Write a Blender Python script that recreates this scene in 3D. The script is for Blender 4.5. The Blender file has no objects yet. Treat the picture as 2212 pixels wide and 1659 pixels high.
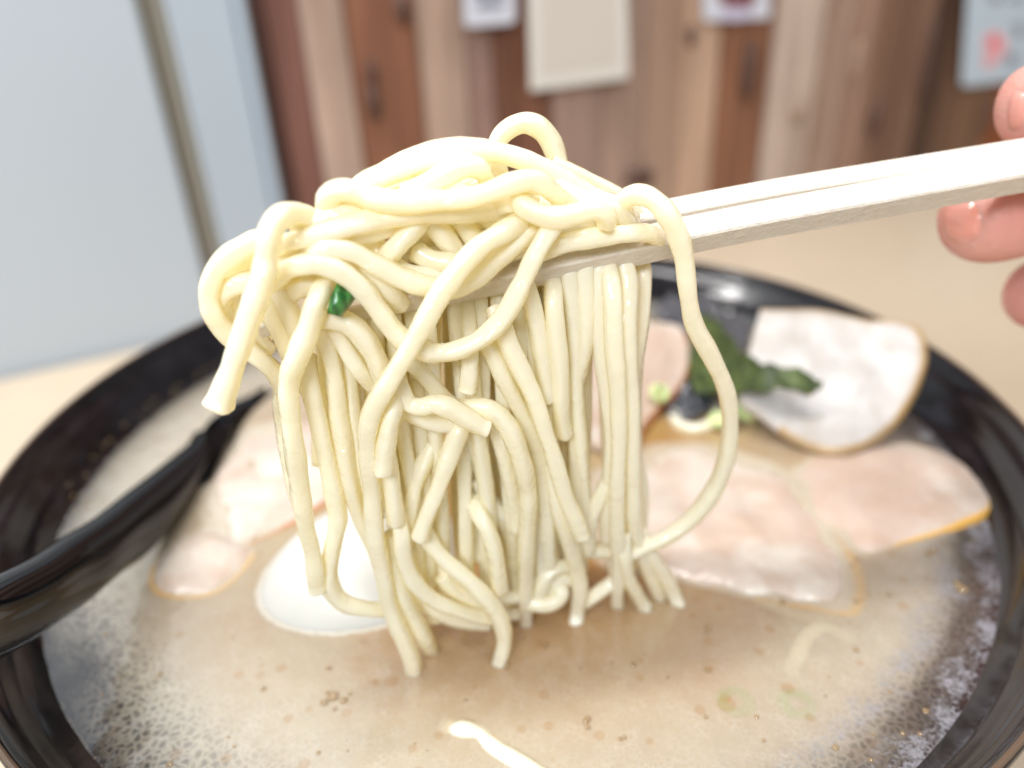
import bpy, bmesh, math, random
import numpy as np
from mathutils import Vector, Matrix, noise
from mathutils.bvhtree import BVHTree
random.seed(7)
SC = bpy.context.scene
COL = SC.collection
PI = math.pi

# ------------------------------------------------------------------ camera
RB, ZR, ZS = .105, .072, .060            # bowl rim radius, rim height, soup level (metres)
F = 1662.; CX, CY = 1106., 829.5         # focal length in picture units (picture 2212 x 1659)
p_, r_ = math.radians(29.0), math.radians(-2.82)
CAM = Vector((.0004, -.1458, ZR+.0877))
FW = Vector((0, math.cos(p_), -math.sin(p_)))
r0 = Vector((1, 0, 0)); u0 = r0.cross(FW)
RI = math.cos(r_)*r0 + math.sin(r_)*u0
UP = -math.sin(r_)*r0 + math.cos(r_)*u0
cam = bpy.data.cameras.new('camera'); camo = bpy.data.objects.new('camera', cam); COL.objects.link(camo)
camo.matrix_world = Matrix(((RI.x, UP.x, -FW.x, CAM.x), (RI.y, UP.y, -FW.y, CAM.y), (RI.z, UP.z, -FW.z, CAM.z), (0, 0, 0, 1)))
cam.sensor_width = 34.6; cam.lens = F/2212*34.6
cam.clip_start = .004; cam.clip_end = 30
cam.dof.use_dof = True; cam.dof.focus_distance = .098; cam.dof.aperture_fstop = 8.4
SC.camera = camo
# ------------------------------------------------------------------ light
W = bpy.data.worlds.new('World'); SC.world = W; W.use_nodes = True
W.node_tree.nodes['Background'].inputs[0].default_value = (.98, .98, .97, 1)
W.node_tree.nodes['Background'].inputs[1].default_value = .25
def lamp(name, loc, target, sx, sy, power, col):
    l = bpy.data.lights.new(name, 'AREA'); l.shape = 'RECTANGLE'; l.size = sx; l.size_y = sy
    l.energy = power; l.color = col
    o = bpy.data.objects.new(name, l); COL.objects.link(o); o.location = loc
    d = Vector(target)-Vector(loc); o.rotation_euler = d.to_track_quat('-Z', 'Y').to_euler(); return o
lamp('overhead_or_added_lamp', (-.42, -.05, .95), (-.15, .0, .0), .07, .8, 9., (1, .985, .96))  # low lamp added by the door to grade the panel's brightness
lamp('overhead_or_added_lamp', (.22, -.20, 1.40), (.05, .0, .0), .09, 1.2, 10.5, (1, .985, .965))
lamp('shop_window', (-.30, -1.10, .95), (0, 0, .08), .6, .4, 17, (.86, .93, 1))
SC.view_settings.view_transform = 'Standard'; SC.view_settings.look = 'None'
SC.view_settings.exposure = 0.13; SC.view_settings.gamma = 1
cy = SC.cycles
cy.use_denoising = True; cy.max_bounces = 20; cy.diffuse_bounces = 14; cy.glossy_bounces = 5
cy.transmission_bounces = 4; cy.transparent_max_bounces = 10; cy.sample_clamp_indirect = 4
cy.caustics_reflective = False; cy.caustics_refractive = False

# ------------------------------------------------------------------ geometry helpers
def ray(x, y): return (RI*(x-CX) + UP*(CY-y))/F + FW
def onz(x, y, z):
    d = ray(x, y); return CAM + d*((z-CAM.z)/d.z)
NP = Vector((.2, -1, 0)).normalized(); P0 = Vector((0, -.052, 0))   # the upright plane the lifted noodles hang in
def lay(x, y, mm):
    d = ray(x, y); return CAM + d*(((P0-CAM).dot(NP)+mm*.001)/d.dot(NP))
W0 = Vector((-.23609, .17275, 0)); WU = (Vector((.38216, .47925, 0))-W0).normalized(); WN = Vector((WU.y, -WU.x, 0))
def onwall(x, y, off=0):
    d = ray(x, y); t = ((W0-CAM).dot(WN)+off)/d.dot(WN); return CAM + d*t
def proj(P):
    v = P-CAM; z = v.dot(FW); return (CX+F*v.dot(RI)/z, CY-F*v.dot(UP)/z, z)

def link(name, me, mat=None, parent=None, smooth=True):
    o = bpy.data.objects.new(name, me); COL.objects.link(o)
    if mat is not None and not me.materials: me.materials.append(mat)
    if smooth: me.polygons.foreach_set('use_smooth', [True]*len(me.polygons))
    if parent is not None: o.parent = parent
    return o
SUB = []      # meshes lying in or under the broth
def mesh(name, v, f, mat, parent=None, smooth=True, sub=None, attrs=None):
    me = bpy.data.meshes.new(name); me.from_pydata([tuple(p) for p in v], [], f)
    bm = bmesh.new(); bm.from_mesh(me); bmesh.ops.recalc_face_normals(bm, faces=bm.faces); bm.to_mesh(me); bm.free()
    for k, vals in (attrs or {}).items():
        a = me.attributes.new(k, 'FLOAT', 'POINT'); a.data.foreach_set('value', vals)
    if sub: SUB.append(([Vector(p) for p in v], f, sub))
    me.update()
    return link(name, me, mat, parent, smooth)
def tag(o, label, cat, group=None, kind=None):
    if label: o['label'] = label
    if cat: o['category'] = cat
    if group: o['group'] = group
    if kind: o['kind'] = kind
    return o
def empty(name, loc):
    o = bpy.data.objects.new(name, None); COL.objects.link(o); o.location = loc; o.empty_display_size = .01
    bpy.context.view_layer.update(); return o
def child(o, root):
    o.parent = root; o.matrix_parent_inverse = Matrix.Translation(root.location).inverted(); return o

def catmull(pts, per=6):
    P = [np.array(p, float) for p in pts]
    P = [2*P[0]-P[1]] + P + [2*P[-1]-P[-2]]
    out = []
    for i in range(1, len(P)-2):
        a, b, c, d = P[i-1:i+3]
        ta = 0; tb = max(np.linalg.norm((b-a)[:3])**.5, 1e-6); tc = tb+max(np.linalg.norm((c-b)[:3])**.5, 1e-6); td = tc+max(np.linalg.norm((d-c)[:3])**.5, 1e-6)
        for k in range(per):
            t = tb+(tc-tb)*k/per
            A1 = (tb-t)/tb*a+t/tb*b; A2 = (tc-t)/(tc-tb)*b+(t-tb)/(tc-tb)*c; A3 = (td-t)/(td-tc)*c+(t-tc)/(td-tc)*d
            B1 = (tc-t)/tc*A1+t/tc*A2; B2 = (td-t)/(td-tb)*A2+(t-tb)/(td-tb)*A3
            out.append((tc-t)/(tc-tb)*B1+(t-tb)/(tc-tb)*B2)
    out.append(P[-2]); return out
def smooth_path(P, n):
    P = np.array(P)
    for _ in range(n):
        Q = P.copy(); Q[1:-1] = .25*P[:-2]+.5*P[1:-1]+.25*P[2:]; P = Q
    return P
def sweep(path, n=14, sec=None, twist=0, sq=0., cap=True, rough=0., seed=0):
    """path rows: x, y, z, radius.  Returns verts, faces of a closed tube; sec: list of 2-D section points (unit)."""
    path = [np.array(q, float) for q in path]
    T = []
    for i in range(len(path)):
        a = path[max(0, i-1)][:3]; b = path[min(len(path)-1, i+1)][:3]; d = b-a; T.append(d/(np.linalg.norm(d)+1e-12))
    up = np.array([0, 0, 1.]) if abs(T[0][2]) < .9 else np.array([0, 1., 0])
    N = np.cross(T[0], up); N /= np.linalg.norm(N)
    V = []; Fc = []
    if sec is None:
        sec = []
        for k in range(n):
            a = 2*PI*k/n; rr = 1/((abs(math.cos(a))**(2+sq*6)+abs(math.sin(a))**(2+sq*6))**(1/(2+sq*6)))
            sec.append((math.cos(a)*rr, math.sin(a)*rr))
    n = len(sec)
    rng = random.Random(seed); ph = rng.random()*50
    for i, q in enumerate(path):
        if i:
            N = N-T[i]*np.dot(N, T[i]); N /= np.linalg.norm(N)
        B = np.cross(T[i], N)
        tw = twist*i/len(path)
        for (x, y) in sec:
            xx = x*math.cos(tw)-y*math.sin(tw); yy = x*math.sin(tw)+y*math.cos(tw)
            pnt = q[:3]+(N*xx+B*yy)*q[3]
            if rough:
                nn = noise.noise(Vector((pnt[0]*700+ph, pnt[1]*700, pnt[2]*420)))
                pnt = q[:3]+(N*xx+B*yy)*q[3]*(1+rough*nn)
            V.append(tuple(pnt))
    for i in range(len(path)-1):
        for k in range(n):
            a = i*n+k; b = i*n+(k+1) % n; Fc.append((a, b, b+n, a+n))
    if cap:
        for base, q, t, s in ((0, path[0], T[0], -1), ((len(path)-1)*n, path[-1], T[-1], 1)):
            ring = len(V)
            for k in range(n):
                pnt = np.array(V[base+k]); V.append(tuple(q[:3]+(pnt-q[:3])*.90+t*s*q[3]*.12))
            V.append(tuple(q[:3]+t*s*q[3]*.15)); c = len(V)-1
            for k in range(n):
                k2 = (k+1) % n
                Fc.append((base+k, base+k2, ring+k2, ring+k)); Fc.append((ring+k, ring+k2, c))
    return V, Fc

# ------------------------------------------------------------------ materials
def mat(name):
    m = bpy.data.materials.new(name); m.use_nodes = True; nt = m.node_tree
    return m, nt, nt.nodes['Principled BSDF']
class NT:
    def __init__(s, nt): s.nt = nt
    def n(s, t, **kw):
        nd = s.nt.nodes.new(t)
        for k, v in kw.items():
            if k.startswith('i_'): nd.inputs[k[2:].replace('_', ' ')].default_value = v
            else: setattr(nd, k, v)
        return nd
    def l(s, a, b): s.nt.links.new(a, b)
    def coord(s, kind='Object', scale=(1, 1, 1)):
        c = s.n('ShaderNodeTexCoord'); mp = s.n('ShaderNodeMapping'); mp.inputs['Scale'].default_value = scale
        s.l(c.outputs[kind], mp.inputs['Vector']); return mp.outputs[0]
    def noise(s, vec, scale, detail=4, rough=.55, dist=0):
        nd = s.n('ShaderNodeTexNoise'); nd.inputs['Scale'].default_value = scale; nd.inputs['Detail'].default_value = detail
        nd.inputs['Roughness'].default_value = rough; nd.inputs['Distortion'].default_value = dist; s.l(vec, nd.inputs['Vector']); return nd.outputs['Fac']
    def vor(s, vec, scale, feature='F1', rnd=1):
        nd = s.n('ShaderNodeTexVoronoi'); nd.feature = feature; nd.inputs['Scale'].default_value = scale
        nd.inputs['Randomness'].default_value = rnd; s.l(vec, nd.inputs['Vector']); return nd
    def ramp(s, fac, stops, interp='LINEAR'):
        nd = s.n('ShaderNodeValToRGB'); cr = nd.color_ramp; cr.interpolation = interp
        while len(cr.elements) < len(stops): cr.elements.new(.5)
        for e, (p, c) in zip(cr.elements, stops):
            e.position = p; e.color = (c, c, c, 1) if isinstance(c, (int, float)) else (*c, 1)
        s.l(fac, nd.inputs[0]); return nd.outputs[0]
    def mix(s, fac, a, b, mode='MIX'):
        nd = s.n('ShaderNodeMix', data_type='RGBA', blend_type=mode)
        for sock, v in ((nd.inputs[0], fac), (nd.inputs[6], a), (nd.inputs[7], b)):
            if isinstance(v, (int, float)): sock.default_value = v
            elif isinstance(v, tuple): sock.default_value = (*v, 1)
            else: s.l(v, sock)
        return nd.outputs[2]
    def math(s, op, a, b=0, clamp=False):
        nd = s.n('ShaderNodeMath', operation=op, use_clamp=clamp)
        for sock, v in ((nd.inputs[0], a), (nd.inputs[1], b)):
            if isinstance(v, (int, float)): sock.default_value = v
            else: s.l(v, sock)
        return nd.outputs[0]
    def bump(s, h, dist, strength=1, normal=None):
        nd = s.n('ShaderNodeBump'); nd.inputs['Distance'].default_value = dist; nd.inputs['Strength'].default_value = strength
        s.l(h, nd.inputs['Height'])
        if normal is not None: s.l(normal, nd.inputs['Normal'])
        return nd.outputs[0]
    def attr(s, name):
        nd = s.n('ShaderNodeAttribute', attribute_name=name); return nd.outputs['Fac']
def S(c, *a): return tuple(((x/255+.055)/1.055)**2.4 if x > 10 else x/255/12.92 for x in (c, *a))   # sRGB 0-255 -> linear

def noodle_mat(name, base, sss=.25, tr=.28, trc=(1., .90, .50)):
    m, nt, b = mat(name); t = NT(nt); v = t.coord()
    n1 = t.noise(v, 160, 3); n2 = t.noise(v, 1500, 3)
    c = t.mix(n1, tuple(x*.95 for x in base), tuple(min(1, x*1.04) for x in base)); t.l(c, b.inputs['Base Color'])
    b.inputs['Subsurface Weight'].default_value = sss; b.inputs['Subsurface Radius'].default_value = (1, .78, .38)
    b.inputs['Subsurface Scale'].default_value = .0015
    b.inputs['Roughness'].default_value = .2; b.inputs['IOR'].default_value = 1.38
    b.inputs['Coat Weight'].default_value = 1.; b.inputs['Coat Roughness'].default_value = .03; b.inputs['Coat IOR'].default_value = 1.5
    h = t.math('ADD', t.noise(v, 900, 2), t.math('MULTIPLY', n2, .4))
    bp = t.bump(h, .00025, .35); t.l(bp, b.inputs['Normal']); 
    h2 = t.bump(t.math('MULTIPLY', t.noise(v, 800, 2, .5), t.ramp(t.noise(v, 170, 2), [(.44, .15), (.58, 1.)])), .0009, .9); t.l(h2, b.inputs['Coat Normal'])
    tl = nt.nodes.new('ShaderNodeBsdfTranslucent'); tl.inputs[0].default_value = (*trc, 1)
    mx = nt.nodes.new('ShaderNodeMixShader'); mx.inputs[0].default_value = tr
    t.l(b.outputs[0], mx.inputs[1]); t.l(tl.outputs[0], mx.inputs[2]); t.l(mx.outputs[0], nt.nodes['Material Output'].inputs['Surface'])
    return m
M_NOOD = noodle_mat('noodle', (.985, .938, .78))

def wood_mat(name, a, b_, scale=(1, 1, 1), rough=.5, grain=1., spec=.4):
    m, nt, b = mat(name); t = NT(nt); v = t.coord('Object', scale)
    n = t.noise(v, 60*grain, 6, .6, .6); n2 = t.noise(v, 8*grain, 3, .5, 1.5)
    c = t.mix(t.ramp(n, [(.3, 0.), (.7, 1.)]), a, b_); c = t.mix(t.math('MULTIPLY', t.ramp(n2, [(.35, 0.), (.7, 1.)]), .5), c, tuple(x*.85 for x in a))
    t.l(c, b.inputs['Base Color']); b.inputs['Roughness'].default_value = rough; b.inputs['Specular IOR Level'].default_value = spec
    t.l(t.bump(n, .0002, .3), b.inputs['Normal']); return m
# ================================================================== TABLE + WALL
def quadprism(name, a, b, z0, z1, th, m, parent=None, bev=.0015, off=0.):
    """upright board along the wall: a, b = distances along the wall; front face 'off' metres proud of the wall plane"""
    V = []
    for s_ in (a, b):
        for o_ in (off, off-th):
            for z in (z0, z1):
                V.append(W0+WU*s_+WN*o_+Vector((0, 0, z)))
    f = [(0, 1, 3, 2), (4, 6, 7, 5), (0, 4, 5, 1), (2, 3, 7, 6), (1, 5, 7, 3), (0, 2, 6, 4)]
    me = bpy.data.meshes.new(name); me.from_pydata([tuple(p) for p in V], [], f)
    bm = bmesh.new(); bm.from_mesh(me); bmesh.ops.recalc_face_normals(bm, faces=bm.faces)
    if bev: bmesh.ops.bevel(bm, geom=bm.edges[:], offset=bev, segments=2, affect='EDGES')
    bm.to_mesh(me); bm.free(); o = link(name, me, m, parent, smooth=False); return o
def sw(x, y=0):
    P = onwall(x, y); return (P-W0).dot(WU), P.z
ZTOP = .75
# table: slab whose far edge runs along the wall
M_TABLE = wood_mat('pale_maple', S(200, 184, 162), S(186, 168, 144), (1.2, 6, 1), .35, 1.2)
tv = []
c1 = W0+WU*-1.2+WN*.002; c2 = W0+WU*1.3+WN*.002
for z in (0, -.03):
    for q in (c1, c2, c2+WN*1.3, c1+WN*1.3): tv.append((q.x, q.y, z))
me = bpy.data.meshes.new('table'); me.from_pydata(tv, [], [(0, 1, 2, 3), (7, 6, 5, 4), (0, 4, 5, 1), (1, 5, 6, 2), (2, 6, 7, 3), (3, 7, 4, 0)])
bm = bmesh.new(); bm.from_mesh(me); bmesh.ops.recalc_face_normals(bm, faces=bm.faces); bmesh.ops.bevel(bm, geom=bm.edges[:], offset=.002, segments=2, affect='EDGES'); bm.to_mesh(me); bm.free()
tag(link('table', me, M_TABLE, smooth=False), 'pale maple wooden tabletop under the black ramen bowl', 'table')
# wall with planks
M_DARKWALL, nt, b = mat('wall_backing'); b.inputs['Base Color'].default_value = (.12, .08, .06, 1); b.inputs['Roughness'].default_value = .8
sl = sw(527)[0]; wall = quadprism('wall', sl-.02, 1.3, -.4, ZTOP, .03, M_DARKWALL, off=-.006); wall['kind'] = 'structure'
def plank_mat(i, col, knots=0, warm=.8):
    m, nt, b = mat('plank_%s' % 'abcdefghijklmnopqrstuvwxyz'[i]); t = NT(nt)
    v = t.coord('Object', (1, 1, .12)); ad = t.n('ShaderNodeVectorMath', operation='ADD'); t.l(v, ad.inputs[0]); ad.inputs[1].default_value = (i*3.1, i*1.7, i*.9); v = ad.outputs[0]
    n = t.noise(v, 90, 5, .6, .5); n2 = t.noise(v, 22, 3, .5, .8)
    c = t.mix(t.ramp(n, [(.3, 0.), (.7, 1.)]), tuple(x*.70 for x in col), tuple(min(1, x*1.22) for x in col))
    c = t.mix(t.ramp(n2, [(.42, 0.), (.68, .75)]), c, tuple(x*y for x, y in zip(col, (.55, .46, .40))))
    t.l(c, b.inputs['Base Color']); b.inputs['Roughness'].default_value = .55
    t.l(t.bump(n, .0005, .4), b.inputs['Normal']); return m
bounds = [527, 566, 640, 741, 894, 1000, 1062, 1190, 1300, 1401, 1484, 1562, 1679, 1787, 1850, 1907, 1975, 2030, 2072, 2120, 2195, 2290, 2400, 2550, 2700]
cols = [(98, 70, 62), (142, 104, 94), (204, 190, 178), (150, 108, 84), (190, 174, 160), (160, 138, 130), (134, 96, 76), (172, 154, 144), (176, 158, 146), (200, 184, 168), (206, 184, 162),  # first, dark strip: shadow edge beside the door post, put into plank colour
        (152, 112, 86), (212, 204, 194), (190, 172, 158), (176, 152, 136), (156, 130, 112), (150, 124, 106), (92, 68, 54), (124, 98, 78), (136, 108, 84), (176, 108, 58), (150, 120, 100), (190, 170, 150), (140, 100, 80)]
rp = random.Random(3)
for i, c in enumerate(cols):
    a, b2 = sw(bounds[i])[0], sw(bounds[i+1])[0]
    m = plank_mat(i, tuple(x*y for x, y in zip(S(*c), (.78, .66, .61))))
    o = quadprism('plank', a+.0004, b2-.0004, -.35, ZTOP-.01, .006, m, wall, .0008, off=rp.uniform(-.001, .0015))
# knots: dark oval marks set in the planks; the widest paints a shadow spot
M_KNOT_SHADE, nt, b = mat('knot'); b.inputs['Base Color'].default_value = (*S(84, 58, 48), 1); b.inputs['Roughness'].default_value = .6
M_KNOT2, nt, b = mat('pale_knot'); b.inputs['Base Color'].default_value = (*S(150, 126, 108), 1); b.inputs['Roughness'].default_value = .6
for (x, y, rx, ry, k) in ((808, 222, 13, 36, 0), (805, 160, 9, 30, 0), (1622, 155, 17, 60, 0), (1498, 78, 9, 22, 0), (1727, 245, 15, 20, 1), (1895, 262, 12, 34, 0), (1385, 385, 36, 18, 0), (870, 20, 14, 30, 0), (1856, 130, 7, 40, 1), (2005, 130, 9, 80, 0), (2140, 250, 8, 40, 0)):
    P = onwall(x, y, .004); dpt = (P-CAM).dot(FW)/F
    V = [P]+[P+WU*(math.cos(a)*rx*dpt)+Vector((0, 0, math.sin(a)*ry*dpt)) for a in [2*PI*j/20 for j in range(20)]]
    V2 = [q-WN*.003 for q in V]
    f = [(0, j+1, (j+1) % 20+1) for j in range(20)]+[(j+1, (j+1) % 20+1, (j+1) % 20+22, j+22) for j in range(20)]
    mesh('knot', V+V2, f, M_KNOT2 if k else M_KNOT_SHADE, wall)
# sliding door at the left
M_DOOR, nt, b = mat('satin_grey_door'); t = NT(nt); b.inputs['Base Color'].default_value = (*S(176, 184, 192), 1); b.inputs['Roughness'].default_value = .38
M_POST, nt, b = mat('pale_door_post'); b.inputs['Base Color'].default_value = (*S(170, 180, 190), 1); b.inputs['Roughness'].default_value = .35
M_STRIP, nt, b = mat('beige_trim'); b.inputs['Base Color'].default_value = (*S(124, 117, 104), 1); b.inputs['Roughness'].default_value = .5
M_STRIP2, nt, b = mat('light_trim'); b.inputs['Base Color'].default_value = (*S(166, 162, 152), 1); b.inputs['Roughness'].default_value = .5
s0, s1, s2, s3, s4 = sw(294)[0], sw(334)[0], sw(352)[0], sw(500)[0], sw(526)[0]
door = empty('door', W0+WU*s0)
child(quadprism('door_panel', -1.2, s0, -.4, ZTOP, .02, M_DOOR, off=.0), door)
child(quadprism('trim_strip', s0+.0005, s1, -.4, ZTOP, .02, M_STRIP, off=-.004), door)
child(quadprism('trim_strip', s1+.0003, s2, -.4, ZTOP, .02, M_STRIP2, off=.001), door)
child(quadprism('door_post', s2+.0003, s3, -.4, ZTOP, .02, M_POST, off=.003), door)
child(quadprism('post_edge', s3+.0003, s4, -.4, ZTOP, .02, M_POST, off=.008, bev=.003), door)
tag(door, 'pale grey door with beige trim and white post beside plank wall', 'door')
# notices
M_PAP, nt, b = mat('notice_paper'); b.inputs['Base Color'].default_value = (*S(200, 202, 212), 1); b.inputs['Roughness'].default_value = .6
M_PAPC, nt, b = mat('cream_paper'); b.inputs['Base Color'].default_value = (*S(212, 208, 200), 1); b.inputs['Roughness'].default_value = .6
M_PAPB, nt, b = mat('blue_white_paper'); b.inputs['Base Color'].default_value = (*S(186, 200, 212), 1); b.inputs['Roughness'].default_value = .6
def flat(name, c): 
    m, nt, b = mat(name); b.inputs['Base Color'].default_value = (*S(*c), 1); b.inputs['Roughness'].default_value = .6; return m
M_INKG = flat('grey_ink', (128, 132, 146)); M_INKR = flat('red_ink', (214, 70, 80)); M_INKP = flat('pink_ink', (232, 170, 176)); M_INKM = flat('maroon_ink', (120, 70, 74)); M_INKB = flat('beige_ink', (200, 192, 182)); M_INKV = flat('lilac_ink', (190, 186, 208))
def poly_on_wall(name, pts, m, off, th, parent=None):
    top = [onwall(x, y, off) for x, y in pts]; bot = [q-WN*th for q in top]; n = len(pts)
    return mesh(name, top+bot, [tuple(range(n)), tuple(range(2*n-1, n-1, -1))]+[(i, (i+1) % n, (i+1) % n+n, i+n) for i in range(n)], m, parent, smooth=False)
def blob(cx_, cy_, rx, ry, n=14, jag=.15, seed=1):
    r = random.Random(seed); return [(cx_+rx*math.cos(2*PI*i/n)*(1+r.uniform(-jag, jag)), cy_+ry*math.sin(2*PI*i/n)*(1+r.uniform(-jag, jag))) for i in range(n)]
def rrect(x0, y0, x1, y1, x2, y2, x3, y3, r=10):   # four corners, rounded
    c = [Vector((x0, y0)), Vector((x1, y1)), Vector((x2, y2)), Vector((x3, y3))]; out = []
    for i in range(4):
        a, b_, d = c[i-1], c[i], c[(i+1) % 4]; p = b_+(a-b_).normalized()*r; q = b_+(d-b_).normalized()*r
        for k in range(5):
            s = k/4; out.append(tuple((1-s)**2*p+2*s*(1-s)*b_+s*s*q))
    return out
n1 = poly_on_wall('paper_notice', rrect(1000, -170, 1108, -175, 1114, 50, 1003, 59, 14), M_PAP, .006, .0004)
tag(n1, 'small white notice with grey lettering, left of the large cream sheet', 'notice', 'notices on the wall')
for k, (x, y, rx, ry) in enumerate(((1058, 12, 30, 9), (1040, -14, 16, 10), (1076, -14, 17, 10), (1058, -45, 30, 8))):
    poly_on_wall('lettering', blob(x, y, rx, ry, 12, .3, k), M_INKG, .0062, .0001, n1)
n2 = poly_on_wall('paper_notice', rrect(1136, -260, 1350, -270, 1358, 168, 1146, 197, 4), M_PAPC, .007, .0004)
tag(n2, 'large cream sheet with white border at the middle of the plank wall', 'notice', 'notices on the wall')
poly_on_wall('printed_area', [(1160, -230), (1330, -240), (1336, 140), (1168, 164)], M_INKB, .0072, .0001, n2)
n3 = poly_on_wall('paper_notice', rrect(1516, -150, 1660, -150, 1664, 40, 1520, 46, 8), M_PAP, .006, .0004)
tag(n3, 'white notice with maroon picture touching the top edge, right of the cream sheet', 'notice', 'notices on the wall')
poly_on_wall('printed_picture', blob(1590, -34, 46, 58, 14, .15, 5), M_INKM, .0062, .0001, n3)
poly_on_wall('printed_picture', blob(1590, 30, 34, 14, 14, .2, 6), M_INKV, .0063, .0001, n3)
n4 = poly_on_wall('paper_notice', rrect(2104, -200, 2330, -210, 2300, 160, 2076, 188, 14), M_PAPB, .006, .0004)
tag(n4, 'pale blue notice with a red emblem and grey characters at the right', 'notice', 'notices on the wall')
for k, (x, y, rx, ry, m, o_) in enumerate(((2147, 98, 24, 34, M_INKP, .0062), (2148, 90, 8, 14, M_INKR, .0064), (2136, 135, 12, 16, M_INKP, .0062), (2200, 66, 10, 18, M_INKG, .0062), (2186, 128, 11, 15, M_INKG, .0062), (2150, -4, 14, 10, M_INKG, .0062), (2196, -4, 13, 9, M_INKG, .0062))):
    poly_on_wall('lettering', blob(x, y, rx, ry, 12, .25, k+20), m, o_, .0001, n4)

# ================================================================== BOWL
M_BOWL, nt, b = mat('black_lacquer'); t = NT(nt)
v = t.coord(); sp = t.noise(v, 140, 5, .7)
t.l(t.mix(t.ramp(sp, [(.45, 0.), (.75, 1.)]), (.006, .005, .006), (.018, .015, .020)), b.inputs['Base Color'])
b.inputs['Roughness'].default_value = .13; b.inputs['IOR'].default_value = 1.42; b.inputs['Coat Weight'].default_value = .15; b.inputs['Coat Roughness'].default_value = .05
t.l(t.bump(t.noise(v, 90, 2), .0002, .15), b.inputs['Normal'])
M_RIM_HIGHLIGHT, nt, b = mat('rim_edge_highlight'); b.inputs['Base Color'].default_value = (*S(96, 78, 64), 1); b.inputs['Roughness'].default_value = .3  # brown line along the lip: the rim's highlight put into the colour
prof = [(.0, .0165), (.02, .0168), (.042, .0195), (.060, .0300), (.074, .0430), (.0840, .0525), (.0900, .0560), (.0950, .0588), (.0985, .0622), (.0992, .0640), (.0999, .0652), (.1008, .0660), (.1015, .0676), (.1022, .0682), (.1032, .0690), (.1040, .0710), (.1044, .0718), (.1049, .0722),
        (.1054, .0720), (.1057, .0714), (.1056, .0700), (.1040, .0660), (.099, .0570), (.090, .0460), (.078, .0340), (.062, .0220), (.045, .0125), (.038, .0100), (.037, .002), (.0365, .0004), (.034, .0004), (.0335, .004), (.03, .006), (0, .006)]
NS = 192
def lathe(prof, n):
    V = []; f = []
    for (r, z) in prof:
        for k in range(n): V.append((r*math.cos(2*PI*k/n), r*math.sin(2*PI*k/n), z))
    for i in range(len(prof)-1):
        for k in range(n):
            a = i*n+k; b_ = i*n+(k+1) % n; f.append((a, b_, b_+n, a+n))
    return V, f
V, f = lathe(prof, NS)
bowl = mesh('ramen_bowl', V, f, M_BOWL)
tag(bowl, 'large round black lacquered ramen bowl full of soup', 'bowl')
SUB.append(([Vector(q) for q in V], f, (0, .0028, (.014, .012, .014))))
V, f = lathe([(.10465, .07225), (.1049, .0725), (.1052, .07248), (.1055, .0722), (.1052, .07205), (.10465, .07225)], NS)
mesh('rim_highlight_line', V, f, M_RIM_HIGHLIGHT, bowl)

# ================================================================== food in the bowl
MEAT_ = S(188, 176, 158); YL_ = S(214, 166, 84); CR_ = S(170, 104, 46)
def pork_mat(name, meat, fat, crust):
    m, nt, b = mat(name); t = NT(nt); v = t.coord()
    e = t.attr('edge'); n = t.noise(v, 110, 5, .6, .4); n2 = t.noise(v, 38, 3, .5, .6)
    c = t.mix(t.ramp(n2, [(.4, 0.), (.6, 1.)]), meat, fat)
    c = t.mix(t.math('MULTIPLY', t.ramp(n, [(.45, 0.), (.62, 1.)]), .6), c, (meat[0]*.92, meat[1]*.84, meat[2]*.76))
    ee = t.math('ADD', e, t.math('MULTIPLY', t.math('SUBTRACT', n2, .5), 1.1))
    c = t.mix(t.ramp(ee, [(.45, 0.), (.72, .75), (.95, 1.)]), c, crust)
    t.l(c, b.inputs['Base Color']); b.inputs['Subsurface Weight'].default_value = .6; b.inputs['Subsurface Radius'].default_value = (1, .8, .65); b.inputs['Subsurface Scale'].default_value = .0015
    b.inputs['Roughness'].default_value = .35; b.inputs['Coat Weight'].default_value = .3; b.inputs['Coat Roughness'].default_value = .12
    h = t.math('ADD', n, t.math('MULTIPLY', t.noise(v, 600, 3), .3)); t.l(t.bump(h, .0005, .35), b.inputs['Normal']); return m
PC = {'pork': (MEAT_, YL_), 'pork_browned': (MEAT_, CR_), 'pork_fat': (MEAT_, YL_)}
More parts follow.
